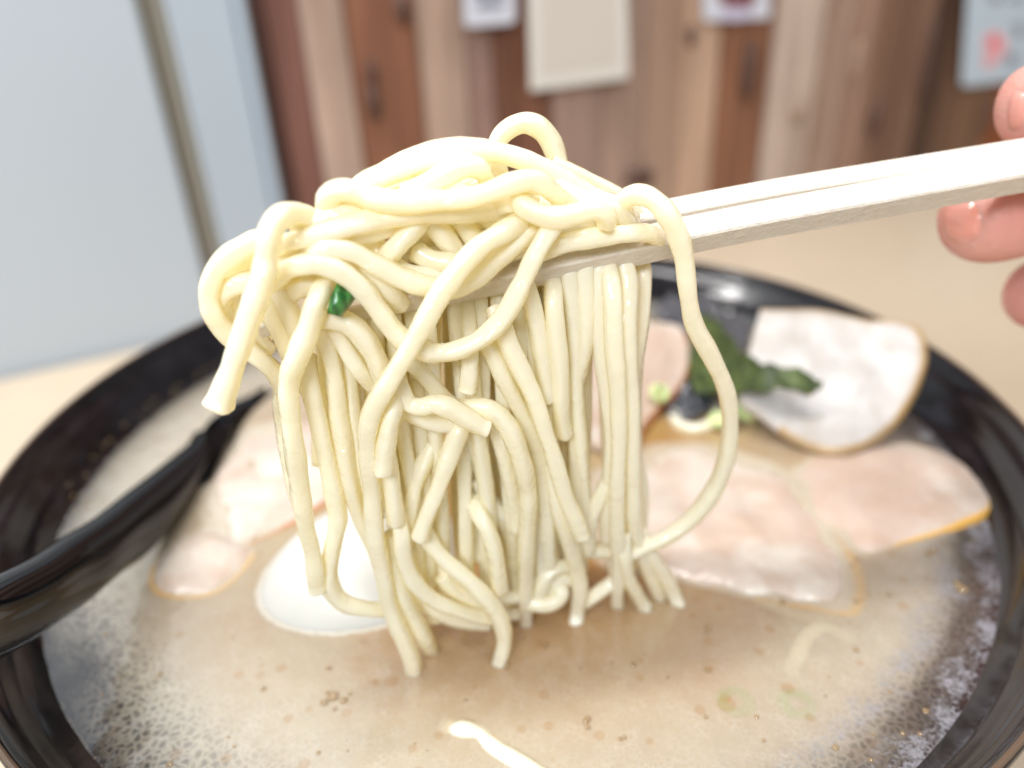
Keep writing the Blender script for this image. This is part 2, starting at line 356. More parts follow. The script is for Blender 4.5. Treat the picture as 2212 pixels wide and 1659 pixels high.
def slab(name, outline, zf, m, th=.003, amp=.0008, crust=None, seed=0, drop=0.):
    """outline in picture units, zf(x, y) = height of the top; crust(i/n) in 0..1 along the outline"""
    pts = catmull([(x, y, 0) for x, y in outline+[outline[0]]], 8)[:-1]
    n = len(pts); cx_ = sum(q[0] for q in pts)/n; cy_ = sum(q[1] for q in pts)/n
    V = []; E = []; f = []
    rings = [1.0, .985, .955]+[.92-.045*q_ for q_ in range(20)]
    cr = crust or (lambda s: 1.)
    # outer wall bottom ring first
    def P(x, y, dz): 
        q = onz(x, y, zf(x, y)); return Vector((q.x, q.y, q.z+dz))
    for q in pts: V.append(P(q[0], q[1], -th-drop)); E.append(.0+1.*cr(len(E) % n/n))
    for k, q in enumerate(pts):
        w = P(q[0], q[1], -th*.45-drop); c0 = P(cx_, cy_, 0); d = (w-c0); d.z = 0; V.append(w+d.normalized()*th*.18); E.append(1.*cr(k/n))
    for ri, rg in enumerate(rings):
        for k, q in enumerate(pts):
            x = cx_+(q[0]-cx_)*rg; y = cy_+(q[1]-cy_)*rg
            dz = (amp*noise.noise(Vector((x*.014+seed, y*.014, 0)))*1.3 + amp*.35*noise.noise(Vector((x*.045+seed, y*.045, 3))))*min(1, rg*3)
            if ri == 0: dz -= th*.15
            dz -= drop*max(0, (rg-.55)/.45)**2
            V.append(P(x, y, dz)); E.append(max(0, 1-(1-rg)/.13)*cr(k/n))
    V.append(P(cx_, cy_, 0)); E.append(0)
    for ri in range(len(rings)+1):
        for k in range(n):
            a = ri*n+k; b_ = ri*n+(k+1) % n; f.append((a, b_, b_+n, a+n))
    last = (len(rings)+1)*n
    for k in range(n): f.append((last+k, last+(k+1) % n, len(V)-1))
    f.append(tuple(range(n)))
    kc = m.name; ca, cb = PC[kc]
    def fc(q):
        e = min(1, max(0, (sum(E[i] for i in q)/len(q)-.35)/.45)); return tuple(ca[i]*(1-e)+cb[i]*e for i in range(3))
    return mesh(name, V, f, m, sub=(0, .0012, [fc(q) for q in f]), attrs={'edge': E})
MEAT = S(190, 170, 156); FAT = S(204, 194, 182); CR = S(176, 104, 40); YL = S(226, 176, 84)
M_PORK = pork_mat('pork', MEAT, FAT, YL); M_PORKB = pork_mat('pork_browned', MEAT, FAT, CR)
M_PORKT = pork_mat('pork_fat', S(178, 174, 170), S(202, 198, 194), S(170, 140, 92)); M_PORKT.node_tree.nodes['Principled BSDF'].inputs['Coat Weight'].default_value = 0; M_PORKT.node_tree.nodes['Principled BSDF'].inputs['Roughness'].default_value = .5
sk = lambda lo, hi, v=1.: (lambda s: v if lo <= s <= hi else .25)
p1 = slab('pork_slice', [(1270, 1010), (1420, 950), (1600, 965), (1740, 1040), (1830, 1160), (1868, 1270), (1850, 1322), (1760, 1310), (1640, 1290), (1530, 1262), (1430, 1240), (1300, 1215), (1240, 1110)], lambda x, y: .0610-.0004*max(0, (x-1600)/250), M_PORK, amp=.0005, drop=.0019, crust=lambda s: .95 if .25 < s < .62 else .3, seed=1)
tag(p1, 'large pale pork slice half sunk in the soup right of the hanging noodles', 'pork slice')
p2 = slab('pork_slice', [(1700, 1010), (1810, 960), (1960, 950), (2080, 985), (2140, 1040), (2146, 1085), (2070, 1125), (1950, 1165), (1860, 1190), (1790, 1140)], lambda x, y: .0610+.0014*max(0, (x-1950)/200), M_PORK, amp=.0005, drop=.0014, crust=lambda s: 1. if .38 < s < .72 else .45, seed=2)
tag(p2, 'pork slice with orange edge beside the right rim of the bowl', 'pork slice')
p3 = slab('pork_slice', [(1645, 665), (1760, 668), (1880, 690), (1985, 705), (2003, 760), (1975, 850), (1915, 925), (1830, 968), (1760, 960), (1700, 930), (1650, 890), (1600, 850), (1620, 760)], lambda x, y: .0625+.0180*max(0, min(1, (960-y)/270)), M_PORKT, th=.0026, amp=.0005, crust=lambda s: .9 if s < .72 else .3, seed=3)
tag(p3, 'white fatty pork slice leaning up against the far right rim', 'pork slice')
p4 = slab('pork_slice', [(1290, 720), (1380, 695), (1470, 705), (1492, 760), (1470, 830), (1420, 880), (1385, 930), (1370, 968), (1300, 965), (1240, 930), (1230, 800)], lambda x, y: .0622+.006*max(0, min(1, (900-y)/200)), M_PORKB, crust=lambda s: 1. if .2 < s < .62 else .1, seed=4)
tag(p4, 'pork slice with rusty brown edge behind the noodles, left of the green seaweed', 'pork slice')
p5 = slab('pork_slice', [(430, 1010), (520, 930), (640, 900), (740, 930), (760, 1010), (715, 1068), (640, 1120), (560, 1165), (500, 1190), (440, 1150)], lambda x, y: .0603+.0008*max(0, min(1, (x-560)/100)), M_PORKB, amp=.0005, drop=.0012, crust=lambda s: 1. if .42 < s < .85 else .05, seed=5)
tag(p5, 'pinkish pork slice with orange brown edge lying above the egg', 'pork slice')
p6 = slab('pork_slice', [(320, 1240), (350, 1180), (420, 1140), (500, 1150), (545, 1185), (520, 1230), (460, 1275), (390, 1285), (335, 1272)], lambda x, y: .0608, M_PORK, amp=.0004, drop=.0014, crust=lambda s: 1. if s > .45 or s < .05 else .2, seed=6)
tag(p6, 'small pork slice with golden edge next to the black spoon', 'pork slice')
# egg
M_EGG, nt, b = mat('egg_white'); b.inputs['Base Color'].default_value = (.60, .59, .55, 1); b.inputs['Subsurface Weight'].default_value = .7
b.inputs['Subsurface Radius'].default_value = (1, .9, .7); b.inputs['Subsurface Scale'].default_value = .003; b.inputs['Roughness'].default_value = .45; b.inputs['Coat Weight'].default_value = .1
t = NT(nt); v = t.coord(); t.l(t.bump(t.noise(v, 60, 3), .0005, .2), b.inputs['Normal'])
def ellipsoid(c, rx, ry, rz, n=40, mm=24, rot=0, egg=.0):
    V = []; f = []
    for i in range(mm+1):
        th = PI*i/mm
        for k in range(n):
            ph = 2*PI*k/n; x = math.sin(th)*math.cos(ph); y = math.sin(th)*math.sin(ph); z = math.cos(th)
            s = 1+egg*x; x, y, z = x*rx, y*ry*s, z*rz*s
            V.append(Vector((c[0]+x*math.cos(rot)-y*math.sin(rot), c[1]+x*math.sin(rot)+y*math.cos(rot), c[2]+z)))
    for i in range(mm):
        for k in range(n):
            a = i*n+k; b_ = i*n+(k+1) % n; f.append((a, b_, b_+n, a+n))
    return V, f
ec = onz(795, 1262, .0552)
V, f = ellipsoid(ec, .0205, .0172, .0150, rot=.45, egg=.08)
tag(mesh('boiled_egg', V, f, M_EGG, sub=(0, .0048, (.56, .53, .46))), 'smooth white boiled egg half sunk in soup behind the noodles', 'egg')

# spoon
M_SPOON, nt, b = mat('black_plastic'); b.inputs['Base Color'].default_value = (.004, .004, .005, 1); b.inputs['Roughness'].default_value = .045; b.inputs['IOR'].default_value = 1.4; b.inputs['Specular IOR Level'].default_value = .3
top = [(-420, 1440, .112), (-200, 1345, .100), (-60, 1270, .092), (0, 1243, .0885), (104, 1191, .083), (174, 1142, .079), (243, 1097, .0755), (312, 1038, .0715), (382, 979, .0675), (430, 940, .0650), (480, 905, .0632), (530, 868, .0620), (575, 832, .0612)]
bot = [(-420, 1700, .106), (-200, 1560, .093), (-60, 1468, .085), (6, 1430, .0815), (94, 1377, .077), (160, 1330, .0735), (219, 1286, .0705), (281, 1230, .0675), (350, 1172, .0640), (400, 1098, .0618), (428, 1010, .0606), (487, 930, .0602), (560, 862, .0600)]
secA = []
for k in range(24):
    a = 2*PI*k/24; secA.append((math.copysign(abs(math.cos(a))**.95, math.cos(a)), math.copysign(abs(math.sin(a))**1.0, math.sin(a))))
TT = catmull([tuple(onz(x, y, z)) for x, y, z in top], 5); BB = catmull([tuple(onz(x, y, z)) for x, y, z in bot], 5)
V = []; f = []
for i, (a, b_) in enumerate(zip(TT, BB)):
    a = Vector(a); b_ = Vector(b_); c = (a+b_)/2; h = (a-b_)/2; w = h.length
    i0, i1 = max(0, i-1), min(len(TT)-1, i+1)
    tan = (Vector(TT[i1])+Vector(BB[i1])-Vector(TT[i0])-Vector(BB[i0])).normalized()
    nn = tan.cross(h).normalized()
    if nn.z < 0: nn = -nn
    thk = min(.0034, w*.6)
    for (sx, sy) in secA:
        dome = .35*thk*(1-sx*sx)
        V.append(c+h*sx+nn*(sy*thk*(1.1 if sy > 0 else .9)+dome-thk*.7))
n = 24
for i in range(len(TT)-1):
    for k in range(n):
        a = i*n+k; b_ = i*n+(k+1) % n; f.append((a, b_, b_+n, a+n))
f.append(tuple(range(n))); f.append(tuple(range(len(V)-1, len(V)-1-n, -1)))
spoon = empty('soup_spoon', onz(430, 1000, .061))
child(mesh('handle', V, f, M_SPOON), spoon)
# spoon bowl: shallow shell, its far rim just above the broth
a0 = onz(425, 985, .0612); a1 = onz(640, 800, .0612); ax = (a1-a0); L = ax.length*.62; ax.z = 0; ax.normalize(); px_ = Vector((ax.y, -ax.x, 0))
cen = a0+ax*L+px_*.0155
V = []; f = []; nr, na = 10, 56
for shell in (0, 1):
    for i in range(nr+1):
        s = i/nr
        for k in range(na):
            a = 2*PI*k/na; u = math.cos(a)*s; w = math.sin(a)*s
            z = .0607 - .0013*(w+1) - (.011-.0*shell)*(1-s*s)**.8 - .0012*shell
            V.append(cen+ax*(u*L)+px_*(w*.0165)+Vector((0, 0, z-cen.z)))
for shell in (0, 1):
    o_ = shell*(nr+1)*na
    for i in range(nr):
        for k in range(na):
            a = o_+i*na+k; b_ = o_+i*na+(k+1) % na; f.append((a, b_, b_+na, a+na))
for k in range(na):
    a = nr*na+k; b_ = nr*na+(k+1) % na; f.append((a, b_, b_+(nr+1)*na, a+(nr+1)*na))
child(mesh('spoon_bowl', V, f, M_SPOON), spoon)
tag(spoon, 'glossy black soup spoon resting in the soup at the left', 'spoon')

# seaweed, wood ear, spring onion
M_NORI, nt, b = mat('seaweed'); t = NT(nt); v = t.coord(); n = t.noise(v, 320, 4, .65); n2 = t.noise(v, 90, 3)
t.l(t.mix(t.ramp(n, [(.35, 0.), (.65, 1.)]), S(30, 44, 14), S(84, 98, 46)), b.inputs['Base Color']); b.inputs['Roughness'].default_value = .5
t.l(t.bump(n, .0008, .8), b.inputs['Normal'])
M_EAR, nt, b = mat('wood_ear'); t = NT(nt); v = t.coord(); b.inputs['Roughness'].default_value = .2; b.inputs['Coat Weight'].default_value = .5
t.l(t.mix(t.noise(v, 200, 3), S(40, 40, 46), S(96, 98, 104)), b.inputs['Base Color'])
M_SCAL, nt, b = mat('spring_onion'); t = NT(nt); v = t.coord('Generated'); wv = t.n('ShaderNodeTexWave'); wv.inputs['Scale'].default_value = 3.2; wv.inputs['Distortion'].default_value = 2.; t.l(v, wv.inputs['Vector'])
wv.inputs['Scale'].default_value = 1.1; wv.inputs['Distortion'].default_value = 7; t.l(t.mix(wv.outputs['Fac'], S(18, 80, 24), S(62, 128, 56)), b.inputs['Base Color']); b.inputs['Roughness'].default_value = .35; b.inputs['Coat Weight'].default_value = .4
M_SCALP, nt, b = mat('pale_spring_onion'); b.inputs['Base Color'].default_value = (*S(206, 222, 160), 1); b.inputs['Roughness'].default_value = .3; b.inputs['Subsurface Weight'].default_value = .5; b.inputs['Subsurface Scale'].default_value = .001
def crumple(name, outline, zf, m, th, amp, freq, seed, label, cat):
    pts = catmull([(x, y, 0) for x, y in outline+[outline[0]]], 8)[:-1]
    n = len(pts); cx_ = sum(q[0] for q in pts)/n; cy_ = sum(q[1] for q in pts)/n; V = []; f = []
    R_ = [1, .9, .75, .6, .45, .3, .15]
    for side in (0, 1):
        for rg in R_:
            for q in pts:
                x = cx_+(q[0]-cx_)*rg; y = cy_+(q[1]-cy_)*rg; P = onz(x, y, zf(x, y))
                dz = amp*noise.noise(Vector((x*freq+seed, y*freq, 0)))+amp*.5*noise.noise(Vector((x*freq*2.7+seed, y*freq*2.7, 5)))
                V.append(P+Vector((0, 0, dz-side*th)))
    m_ = len(R_)
    for side in (0, 1):
        for i in range(m_-1):
            for k in range(n):
                a = (side*m_+i)*n+k; b_ = (side*m_+i)*n+(k+1) % n; f.append((a, b_, b_+n, a+n))
        f.append(tuple((side*m_+m_-1)*n+k for k in range(n)))
    for k in range(n): f.append((k, (k+1) % n, m_*n+(k+1) % n, m_*n+k))
    return tag(mesh(name, V, f, m, sub=(.2, .0013, (.05, .06, .02))), label, cat)
crumple('seaweed_sheet', [(1500, 690), (1540, 680), (1575, 745), (1640, 775), (1700, 790), (1778, 826), (1760, 838), (1650, 842), (1560, 850), (1500, 830), (1488, 760)], lambda x, y: (lambda w: (1-w)*.0672+w*(.0662+.0180*max(0, (960-y)/270)))(max(0, min(1, (x-1540)/110))), M_NORI, .0007, .0022, .03, 3, 'crumpled green seaweed wedge on the white pork slice', 'seaweed')
crumple('wood_ear', [(1440, 830), (1480, 800), (1530, 805), (1548, 840), (1530, 880), (1480, 900), (1440, 880)], lambda x, y: .0625, M_EAR, .001, .003, .03, 9, 'dark grey wood ear mushroom below the green seaweed', 'mushroom')
crumple('wood_ear', [(1400, 660), (1470, 640), (1560, 660), (1620, 700), (1600, 760), (1545, 770), (1490, 720), (1420, 700)], lambda x, y: .0655, M_EAR, .001, .004, .025, 14, 'dark wood ear mushroom behind the seaweed near the far rim', 'mushroom')
def ring_piece(px, py, z, R_, r, tilt, m, name, label, cat):
    c = onz(px, py, z); V = []; f = []; n, k_ = 28, 10; rot = Matrix.Rotation(tilt, 3, 'X') @ Matrix.Rotation(tilt*.7, 3, 'Y')
    for i in range(n):
        a = 2*PI*i/n
        for k in range(k_):
            b_ = 2*PI*k/k_; q = Vector(((R_+r*math.cos(b_))*math.cos(a), (R_+r*math.cos(b_))*math.sin(a), r*1.5*math.sin(b_))); V.append(c+rot @ q)
    for i in range(n):
        for k in range(k_):
            f.append((i*k_+k, ((i+1) % n)*k_+k, ((i+1) % n)*k_+(k+1) % k_, i*k_+(k+1) % k_))
    return tag(mesh(name, V, f, m, sub=(.55 if z < .058 else .2, .002, (.10, .26, .05))), label, cat)
ring_piece(1618, 880, .0630, .0030, .0010, .4, M_SCALP, 'spring_onion_slice', 'pale green spring onion ring below the seaweed', 'spring onion')
ring_piece(1560, 905, .0620, .0026, .0009, -.3, M_SCALP, 'spring_onion_slice', 'pale spring onion ring beside the curled white noodle', 'spring onion')
ring_piece(1524, 835, .0640, .0016, .0008, .8, M_SCAL, 'spring_onion_slice', 'small bright green onion ring on the dark mushroom', 'spring onion')
ring_piece(1424, 850, .0650, .0018, .0008, .6, M_SCALP, 'spring_onion_slice', 'tiny pale onion ring on the brown edged pork slice', 'spring onion')
for (x, y, lb) in ((1715, 1550, 'green onion ring floating just under the soup, lower right'), (1585, 1545, 'dark green onion ring sunk left of the brighter ring in soup')):
    ring_piece(x, y, .0568, .0020, .0010, .1, M_SCAL, 'spring_onion_slice', lb, 'spring onion')

# ================================================================== CHOPSTICKS
M_STICK, nt, b = mat('pale_birch'); t = NT(nt); v = t.coord('Object', (.25, 1, 1))
n = t.noise(v, 1100, 5, .6); n2 = t.noise(v, 260, 3)
t.l(t.mix(n, S(196, 186, 172), S(222, 215, 204)), b.inputs['Base Color']); b.inputs['Roughness'].default_value = .6
b.inputs['Subsurface Weight'].default_value = .15; b.inputs['Subsurface Scale'].default_value = .0008
t.l(t.bump(t.math('ADD', n, t.noise(t.coord('Object'), 1600, 3)), .00025, .6), b.inputs['Normal'])
def stick(name, pts, rot, label):
    path = [(*lay(x, y, l), s/2) for x, y, l, s in pts]
    path = smooth_path(catmull(path, 6), 4)
    c, e = 1., .86
    sec = [(c, -e), (c, e), (e, c), (-e, c), (-c, e), (-c, -e), (-e, -c), (e, -c)]
    ca, sa = math.cos(rot), math.sin(rot); sec = [(x*ca-y*sa, x*sa+y*ca) for x, y in sec]
    V, f = sweep(path, sec=sec)
    o = mesh(name, V, f, M_STICK, smooth=False); return tag(o, label, 'chopstick', 'pair of chopsticks holding up the noodles')
stick('chopstick', [(560, 700, 0, .0026), (700, 670, 0, .0030), (865, 638, 0, .0034), (1163, 578, 0, .0037), (1400, 527, 0, .0038), (1598, 485, 0, .0038), (1900, 430, 0, .0040), (2212, 373, 0, .0042), (2600, 310, 0, .0044), (3300, 205, 0, .0050)], math.radians(32), 'nearer pale wooden chopstick with grey shaded side facing the camera')
stick('chopstick', [(620, 640, -4.6, .0026), (900, 580, -4.6, .0032), (1163, 527, -4.6, .0036), (1598, 438, -4.8, .0037), (1900, 388, -4.8, .0038), (2212, 338, -4.8, .0040), (2600, 280, -4.8, .0042), (3300, 180, -4.8, .0048)], math.radians(18), 'farther pale wooden chopstick showing only its bright top side')

# ================================================================== NOODLES
Z = {'a': (384.1, 215.1), 'b': (921.7, 215.1), 'c': (384.1, 614.5), 'd': (921.7, 614.5), 'e': (537.7, 998.5), 'g': (998.5, 998.5)}
def P3(tok, z):
    x, y, l = tok[0], tok[1], tok[2]
    if z != 's': x, y = Z[z][0]+x*.2778, Z[z][1]+y*.2778
    if l == 'w': return onz(x, y, ZS-.0012)
    if l == 'W': return onz(x, y, ZS+.0008)
    return lay(x, y, l)
RN = .00121
ncount = [0]
def noodle(spec, label=None, group=None, r=RN, flare=None, name='noodle', m=None, sub=False):
    """spec: 'a:x,y,layer x,y,layer b:...'"""
    z = 's'; pts = []
    for tk in spec.split():
        if len(tk) > 1 and tk[1] == ':': z = tk[0]; tk = tk[2:]
        q = tk.split(','); l = q[2] if q[2] in 'wW' else float(q[2])
        pts.append((*P3((float(q[0]), float(q[1]), l), z), r))
    path = catmull(pts, 8); path = smooth_path(path, 10)
    if flare:
        n = len(path); k0 = int(n*.72)
        for i in range(k0, n): path[i][3] = r*(1+(flare-1)*((i-k0)/(n-1-k0))**1.2)
    ncount[0] += 1; rg = random.Random(ncount[0]); ph = rg.random()*9
    for i, q in enumerate(path): q[3] *= (1+.06*math.sin(i*.13+ph)+.03*math.sin(i*.41+ph*2))*(.94 if group == 'x' else 1.)
    V, f = sweep(path, 16, sq=.22, twist=rg.uniform(-2, 2), rough=.045, seed=ncount[0])
    o = mesh(name, V, f, m or M_NOOD, sub=sub)
    return tag(o, label, 'noodle', group)
G1 = 'noodles lifted by the chopsticks'
# --- top of the mound
noodle('b:620,720,-7 560,560,-7 530,400,-7 575,285,-7 680,200,-7 790,180,-7 890,225,-7 970,330,-7 1010,450,-7 1040,580,-6 1060,720,-6', 'noodle arching into a small loop at the very top of the mound', G1)
noodle('a:1380,720,-3 1450,640,-2.5 1560,585,-2 1750,490,-2 1950,412,-2 2150,388,-2 b:330,385,-1.5 470,402,-1 620,430,-1 780,475,-1 950,555,-1 1120,655,-1 1300,755,-1 1450,830,-1 1600,930,-2', 'long noodle forming the top outline, crossing in front of the small loop', G1)
noodle('b:980,510,-5 1150,585,-5 1300,655,-5 1440,725,-5 1560,810,-5 1640,930,-5', 'noodle peeking out behind the upper right slope of the mound', G1)
noodle('a:1300,760,0 1390,690,0 1520,640,.5 1700,560,.5 1900,495,.5 2080,470,.5 b:300,480,0 420,540,-1 500,640,-2', 'arched noodle just under the top outline at the left of the mound', G1)
noodle('b:-160,720,2 -30,680,3 60,630,3 190,560,3 330,512,3 430,545,2.5 470,630,1 485,720,-1', 'short folded noodle bend near the top centre of the mound', G1)
noodle('a:1230,960,0 1165,870,2 1160,775,3.5 1225,712,4.5 1330,705,5 1450,748,5 1600,788,5.5 1800,802,5.5 b:0,785,5.5 200,780,5.5 400,745,5.5 560,690,5.5 700,640,5.5 830,625,5 930,680,4.5 1030,760,3.5 1150,840,2 1270,880,0', 'thick wavy noodle running across the front of the mound', G1)
noodle('b:790,700,1 715,720,3 725,800,5.2 820,870,6 950,915,6.2 1080,910,6.2 1200,875,6.2 1310,860,6.2 1385,890,6 1405,960,5', 'short noodle with cut end curling below the wavy noodle', G1)
noodle('a:700,1460,3 760,1390,4.5 850,1320,5.5 960,1285,6 1090,1278,6 1220,1312,6 1340,1385,6 1450,1490,6 1550,1620,6 c:1610,265,6 1690,370,6 1790,460,6 1920,515,6 d:30,532,6 170,528,6 320,480,6.5 460,395,6.5 570,290,6.5 650,170,6.5 b:735,1440,6.5 800,1300,6.5 870,1160,6.5 940,1040,6 1000,950,4.5 1020,880,2', 'noodle hanging in a deep U across the front chopstick', G1)
noodle('a:1130,1000,1 1060,950,2.5 980,900,4 880,880,5.5 785,920,7 725,1010,8 700,1120,8.5 690,1250,8.5 670,1370,9 630,1500,9 c:560,250,9 500,430,9 440,600,9 395,730,9 350,850,9 318,940,9', 'thick noodle with blunt cut end hanging free at the far left', G1, flare=1.32)
noodle('a:760,1050,2 640,1090,2.5 520,1140,2.5 400,1220,2.5 300,1320,2.5 248,1440,2.5 240,1560,2.5 c:265,215,2.5 330,320,2 420,410,1.5 500,470,1 600,545,1 710,635,1.5 790,730,1.5 820,840,1 818,960,.5 835,1150,0 865,1350,0 900,1550,0 e:400,330,0 440,470,0', 'outermost left noodle that loops round and runs down behind its neighbour', G1)
noodle('a:760,1130,-1 620,1190,-1 500,1270,-1 420,1370,-1 395,1480,-1 c:420,150,-1 450,270,-1.5 540,350,-2 620,430,-2 700,530,-2', 'inner left loop noodle inside the outermost one', G1)
noodle('a:720,1380,1.5 600,1410,2 480,1430,2 375,1480,1.5 330,1570,.5 c:350,200,0 410,300,-1 470,380,-2', 'short glossy bend tucked inside the left loops', G1)
noodle('a:1180,1440,3 1120,1470,5.5 1085,1560,6.5 c:1062,180,6.5 1020,340,6.5 965,480,6.5 915,600,6.5 875,700,6 858,830,6 872,1000,6 895,1200,6 925,1400,5.5 e:395,200,5 425,400,5 450,540,4.5 490,680,4 512,820,4 525,930,3.5 535,990,3.5', 'long noodle hanging at the left with its end in front of the egg', G1)
noodle('c:1000,560,1 1010,700,2.5 1040,850,3 1090,1050,3 1140,1280,3 1190,1500,3 e:665,260,3 690,400,3 690,490,3 660,620,3 632,780,3 622,900,3 650,1010,3 740,1098,3 860,1132,3 1000,1146,2.5 1100,1146,1.5', 'noodle that bends into an L shape below the egg', G1)
noodle('c:1120,330,2.5 1165,480,2.5 1205,640,2.5 1228,800,2.5 1245,1000,2.5 1290,1250,2.5 e:770,80,2.5 805,240,2.5 860,420,2 930,570,1.5 990,720,1', "slim strand left of centre passing in front of the egg's right side", 'x')
noodle('c:1210,330,3 1270,430,3 1340,550,3.4 1430,680,3.4 1520,770,2 1610,870,1', "strand falling from the chopstick just under the green onion piece", 'x')
noodle('c:1060,300,1.5 1150,265,4.4 1280,278,4.6 1400,355,4.8 1490,480,4.8 1560,620,4.6 1600,780,4 1640,920,3', 'short thick noodle curving down beside the green onion piece', G1)
noodle('b:720,950,4 640,1000,5.5 540,1060,6.5 400,1150,7.5 280,1280,8 180,1410,8 d:95,85,8 10,240,8 c:1850,410,8 1760,560,8 1680,690,8 1600,820,8 1520,960,7.5 1480,1100,7 1472,1250,6.5 1488,1450,6 e:960,220,5.5 967,400,5.5 985,600,5.5 1020,760,5 1055,920,5 1085,1080,4.5 1135,1230,4.5 1200,1370,4.4 1260,1510,4.2 1292,1650,w', 'long front noodle crossing diagonally then dropping to the soup', G1)
noodle('a:980,1330,2 1030,1240,4 1100,1185,5 1180,1162,5.3 1270,1160,5.3 1380,1190,5.3 1500,1260,5.3 1650,1340,5.3 1800,1410,5.3 1950,1452,5 2090,1475,4.6 b:280,1448,4.6 400,1370,4.6 530,1250,4.6 670,1130,4.6 790,1035,4 870,960,2', 'noodle that arches above the green onion and lies along the chopstick', G1)
noodle('c:1720,800,4 1690,900,5.5 1655,1030,7 1625,1200,7.2 1605,1350,7.2 1592,1460,7.2', 'short noodle end with cut tip hanging left of centre', G1)
noodle('e:1060,-150,3 1080,0,4 1105,170,4.6 1128,330,5 1143,470,5', 'short blunt noodle end hanging lower left of centre', G1)
noodle('c:1600,440,-3 1700,520,0 1790,590,2 1890,680,2.2 1985,790,2.2 2060,890,1.5 2150,950,1', "thin strand crossing down right from the chopstick toward the middle knot", 'x')
noodle('c:1690,700,4 1735,830,5 1800,930,5.4 1900,950,6 d:50,925,6.5 140,945,6.8 240,995,6.8 340,1060,6.8 425,1110,6.8 465,1125,6.8', 'short noodle pointing right at the middle knot', G1)
noodle('d:-180,960,2 -90,1020,3 30,1070,3.4 140,1090,3.4 260,1070,3', "pale noodle passing horizontally behind the middle knot", 'x')
noodle('d:250,960,3 340,955,4.6 440,955,5.4 545,1005,5.6 640,1120,5.8 710,1280,5.8 760,1450,5.4 g:505,180,4.5 515,330,4 503,500,3 493,700,2 488,900,.5 490,1080,-.5 495,1240,-1.5 496,1290,w', 'bright noodle curving out of the middle knot and dropping straight down', G1)
noodle('d:440,400,1.5 520,540,2.6 600,720,3 690,900,3 780,1080,2.6 850,1250,2 890,1450,1.4 900,1650,1 g:640,420,.5 640,600,0', "strand starting at the front chopstick and slanting right beside the long cut-end noodle", 'x')
noodle('d:520,180,2 590,340,3.6 660,520,4.4 760,720,4.8 850,920,5.2 910,1120,5.2 980,1310,5.2 g:790,240,4.8 855,390,4.6 915,520,4.4 935,575,4.4', 'long noodle with cut end crossing the right half of the curtain', G1)
noodle('g:690,-60,1.5 715,150,2.2 755,400,2.6 812,590,2 870,750,1.2 912,900,.5 915,1050,0 893,1180,-.5 872,1300,w', 'noodle entering the soup in the middle with a slight bend', G1)
noodle('b:770,1380,0 d:790,50,1.8 835,220,2.4 880,450,2.4 910,650,2.4 932,840,2.4 945,900,2.4', "wet bumpy strand with cut end hanging right of the deep U noodle", 'x')
noodle('b:960,1330,-.6 980,1440,1 d:988,160,3 1008,420,3.2 1038,700,3.2 1040,900,3 1050,1050,2.6 1072,1170,2', "straight strand with cut end under the glossy noodle on the chopstick", 'x')
noodle('d:1105,-100,.6 1120,100,1 1145,350,1 1155,600,1 1150,750,1 1165,950,1 1190,1250,1 1205,1480,.6 g:935,250,0 960,450,0 1000,620,-1', "long straight strand left of the narrow pork coloured gap", 'x')
noodle('d:1225,-150,.6 1232,50,1.4 1238,300,1.8 1222,520,1.6 1180,720,.4 1140,880,-1', "strand bending left just before the narrow gap in the curtain", 'x')
noodle('d:1330,-150,.6 1338,100,1.6 1348,350,2 1372,600,2 1395,800,2 1425,1000,2 1440,1200,2 1432,1400,1.4 g:1140,250,.8 1125,420,0 1120,600,-1', "long strand forming the right side of the narrow gap", 'x')
noodle('b:1400,1260,-.4 1430,1390,2.4 d:1448,150,4 1455,480,4.4 1480,750,4.4 1492,1000,4.2 1492,1300,4 g:1205,180,3.4 1203,400,2.6 1212,600,1.8 1222,760,1 1212,930,0 1205,1060,-.8 1212,1130,w', 'front strand dropping straight at the right side of the curtain', G1)
noodle('b:1520,1250,-.4 d:1570,-60,1.6 1562,200,3 1560,450,3.2 1572,650,3.2 1592,850,3 1602,1100,3 g:1322,0,2.6 1330,200,2.2 1332,400,1.6 1352,560,1 1400,710,.4 1452,850,0 1508,975,-.6 1545,1070,w', 'right hand strand that bends right as it meets the soup', G1)
noodle('b:1640,1180,-5 d:1690,-80,-2 1682,150,-1 1655,400,-.6 1618,620,-.6 1600,800,-1 1605,1050,-1 1612,1300,-1 g:1390,150,-1 1395,330,-1.4 1385,500,-2', "straight strand hanging at the right outline of the curtain", 'x')
noodle('b:1640,1060,-3 1570,960,-1 1535,860,1 1545,770,3 1630,733,4.4 1750,768,5.6 1840,850,6.6 1910,960,7 1962,1080,7 2000,1220,7 2022,1400,7 2040,1560,7 d:2060,250,6.6 2108,370,6.4 2175,490,6 s:1555,808,5.5 1573,860,5 1577,925,4.4 1570,985,4 1552,1040,3.4 1518,1095,3 1472,1140,2.4 1425,1168,2 1385,1186,1.4 1350,1205,.5', 'long noodle swinging out in a wide loop at the right', G1)
noodle('b:900,1190,2.2 1000,1135,3.2 1150,1100,3.6 1350,1068,3.8 1550,1040,3.8 1700,1035,3.4 1800,1075,1.6 1830,1150,-1', 'wet glossy noodle lying along the top of the nearer chopstick', G1)
noodle('a:1900,920,1 1835,1000,3 1750,1090,3.6 1665,1185,3.6 1600,1260,2', 'short stub of noodle above the chopstick in the hollow of the mound', G1)
noodle('a:900,980,3 1020,955,3.6 1160,925,3.8 1300,880,3.6 1420,850,3', None, 'm')
noodle('a:760,1150,3 850,1110,4 1000,1075,4.4 1200,1020,4.6 1400,965,4.6 1600,920,4.4 1800,890,4 b:80,880,3.4 260,880,3 460,865,2.4 640,860,1.6 780,900,.6', 'long flat noodle under the wavy one, running left to right', G1)
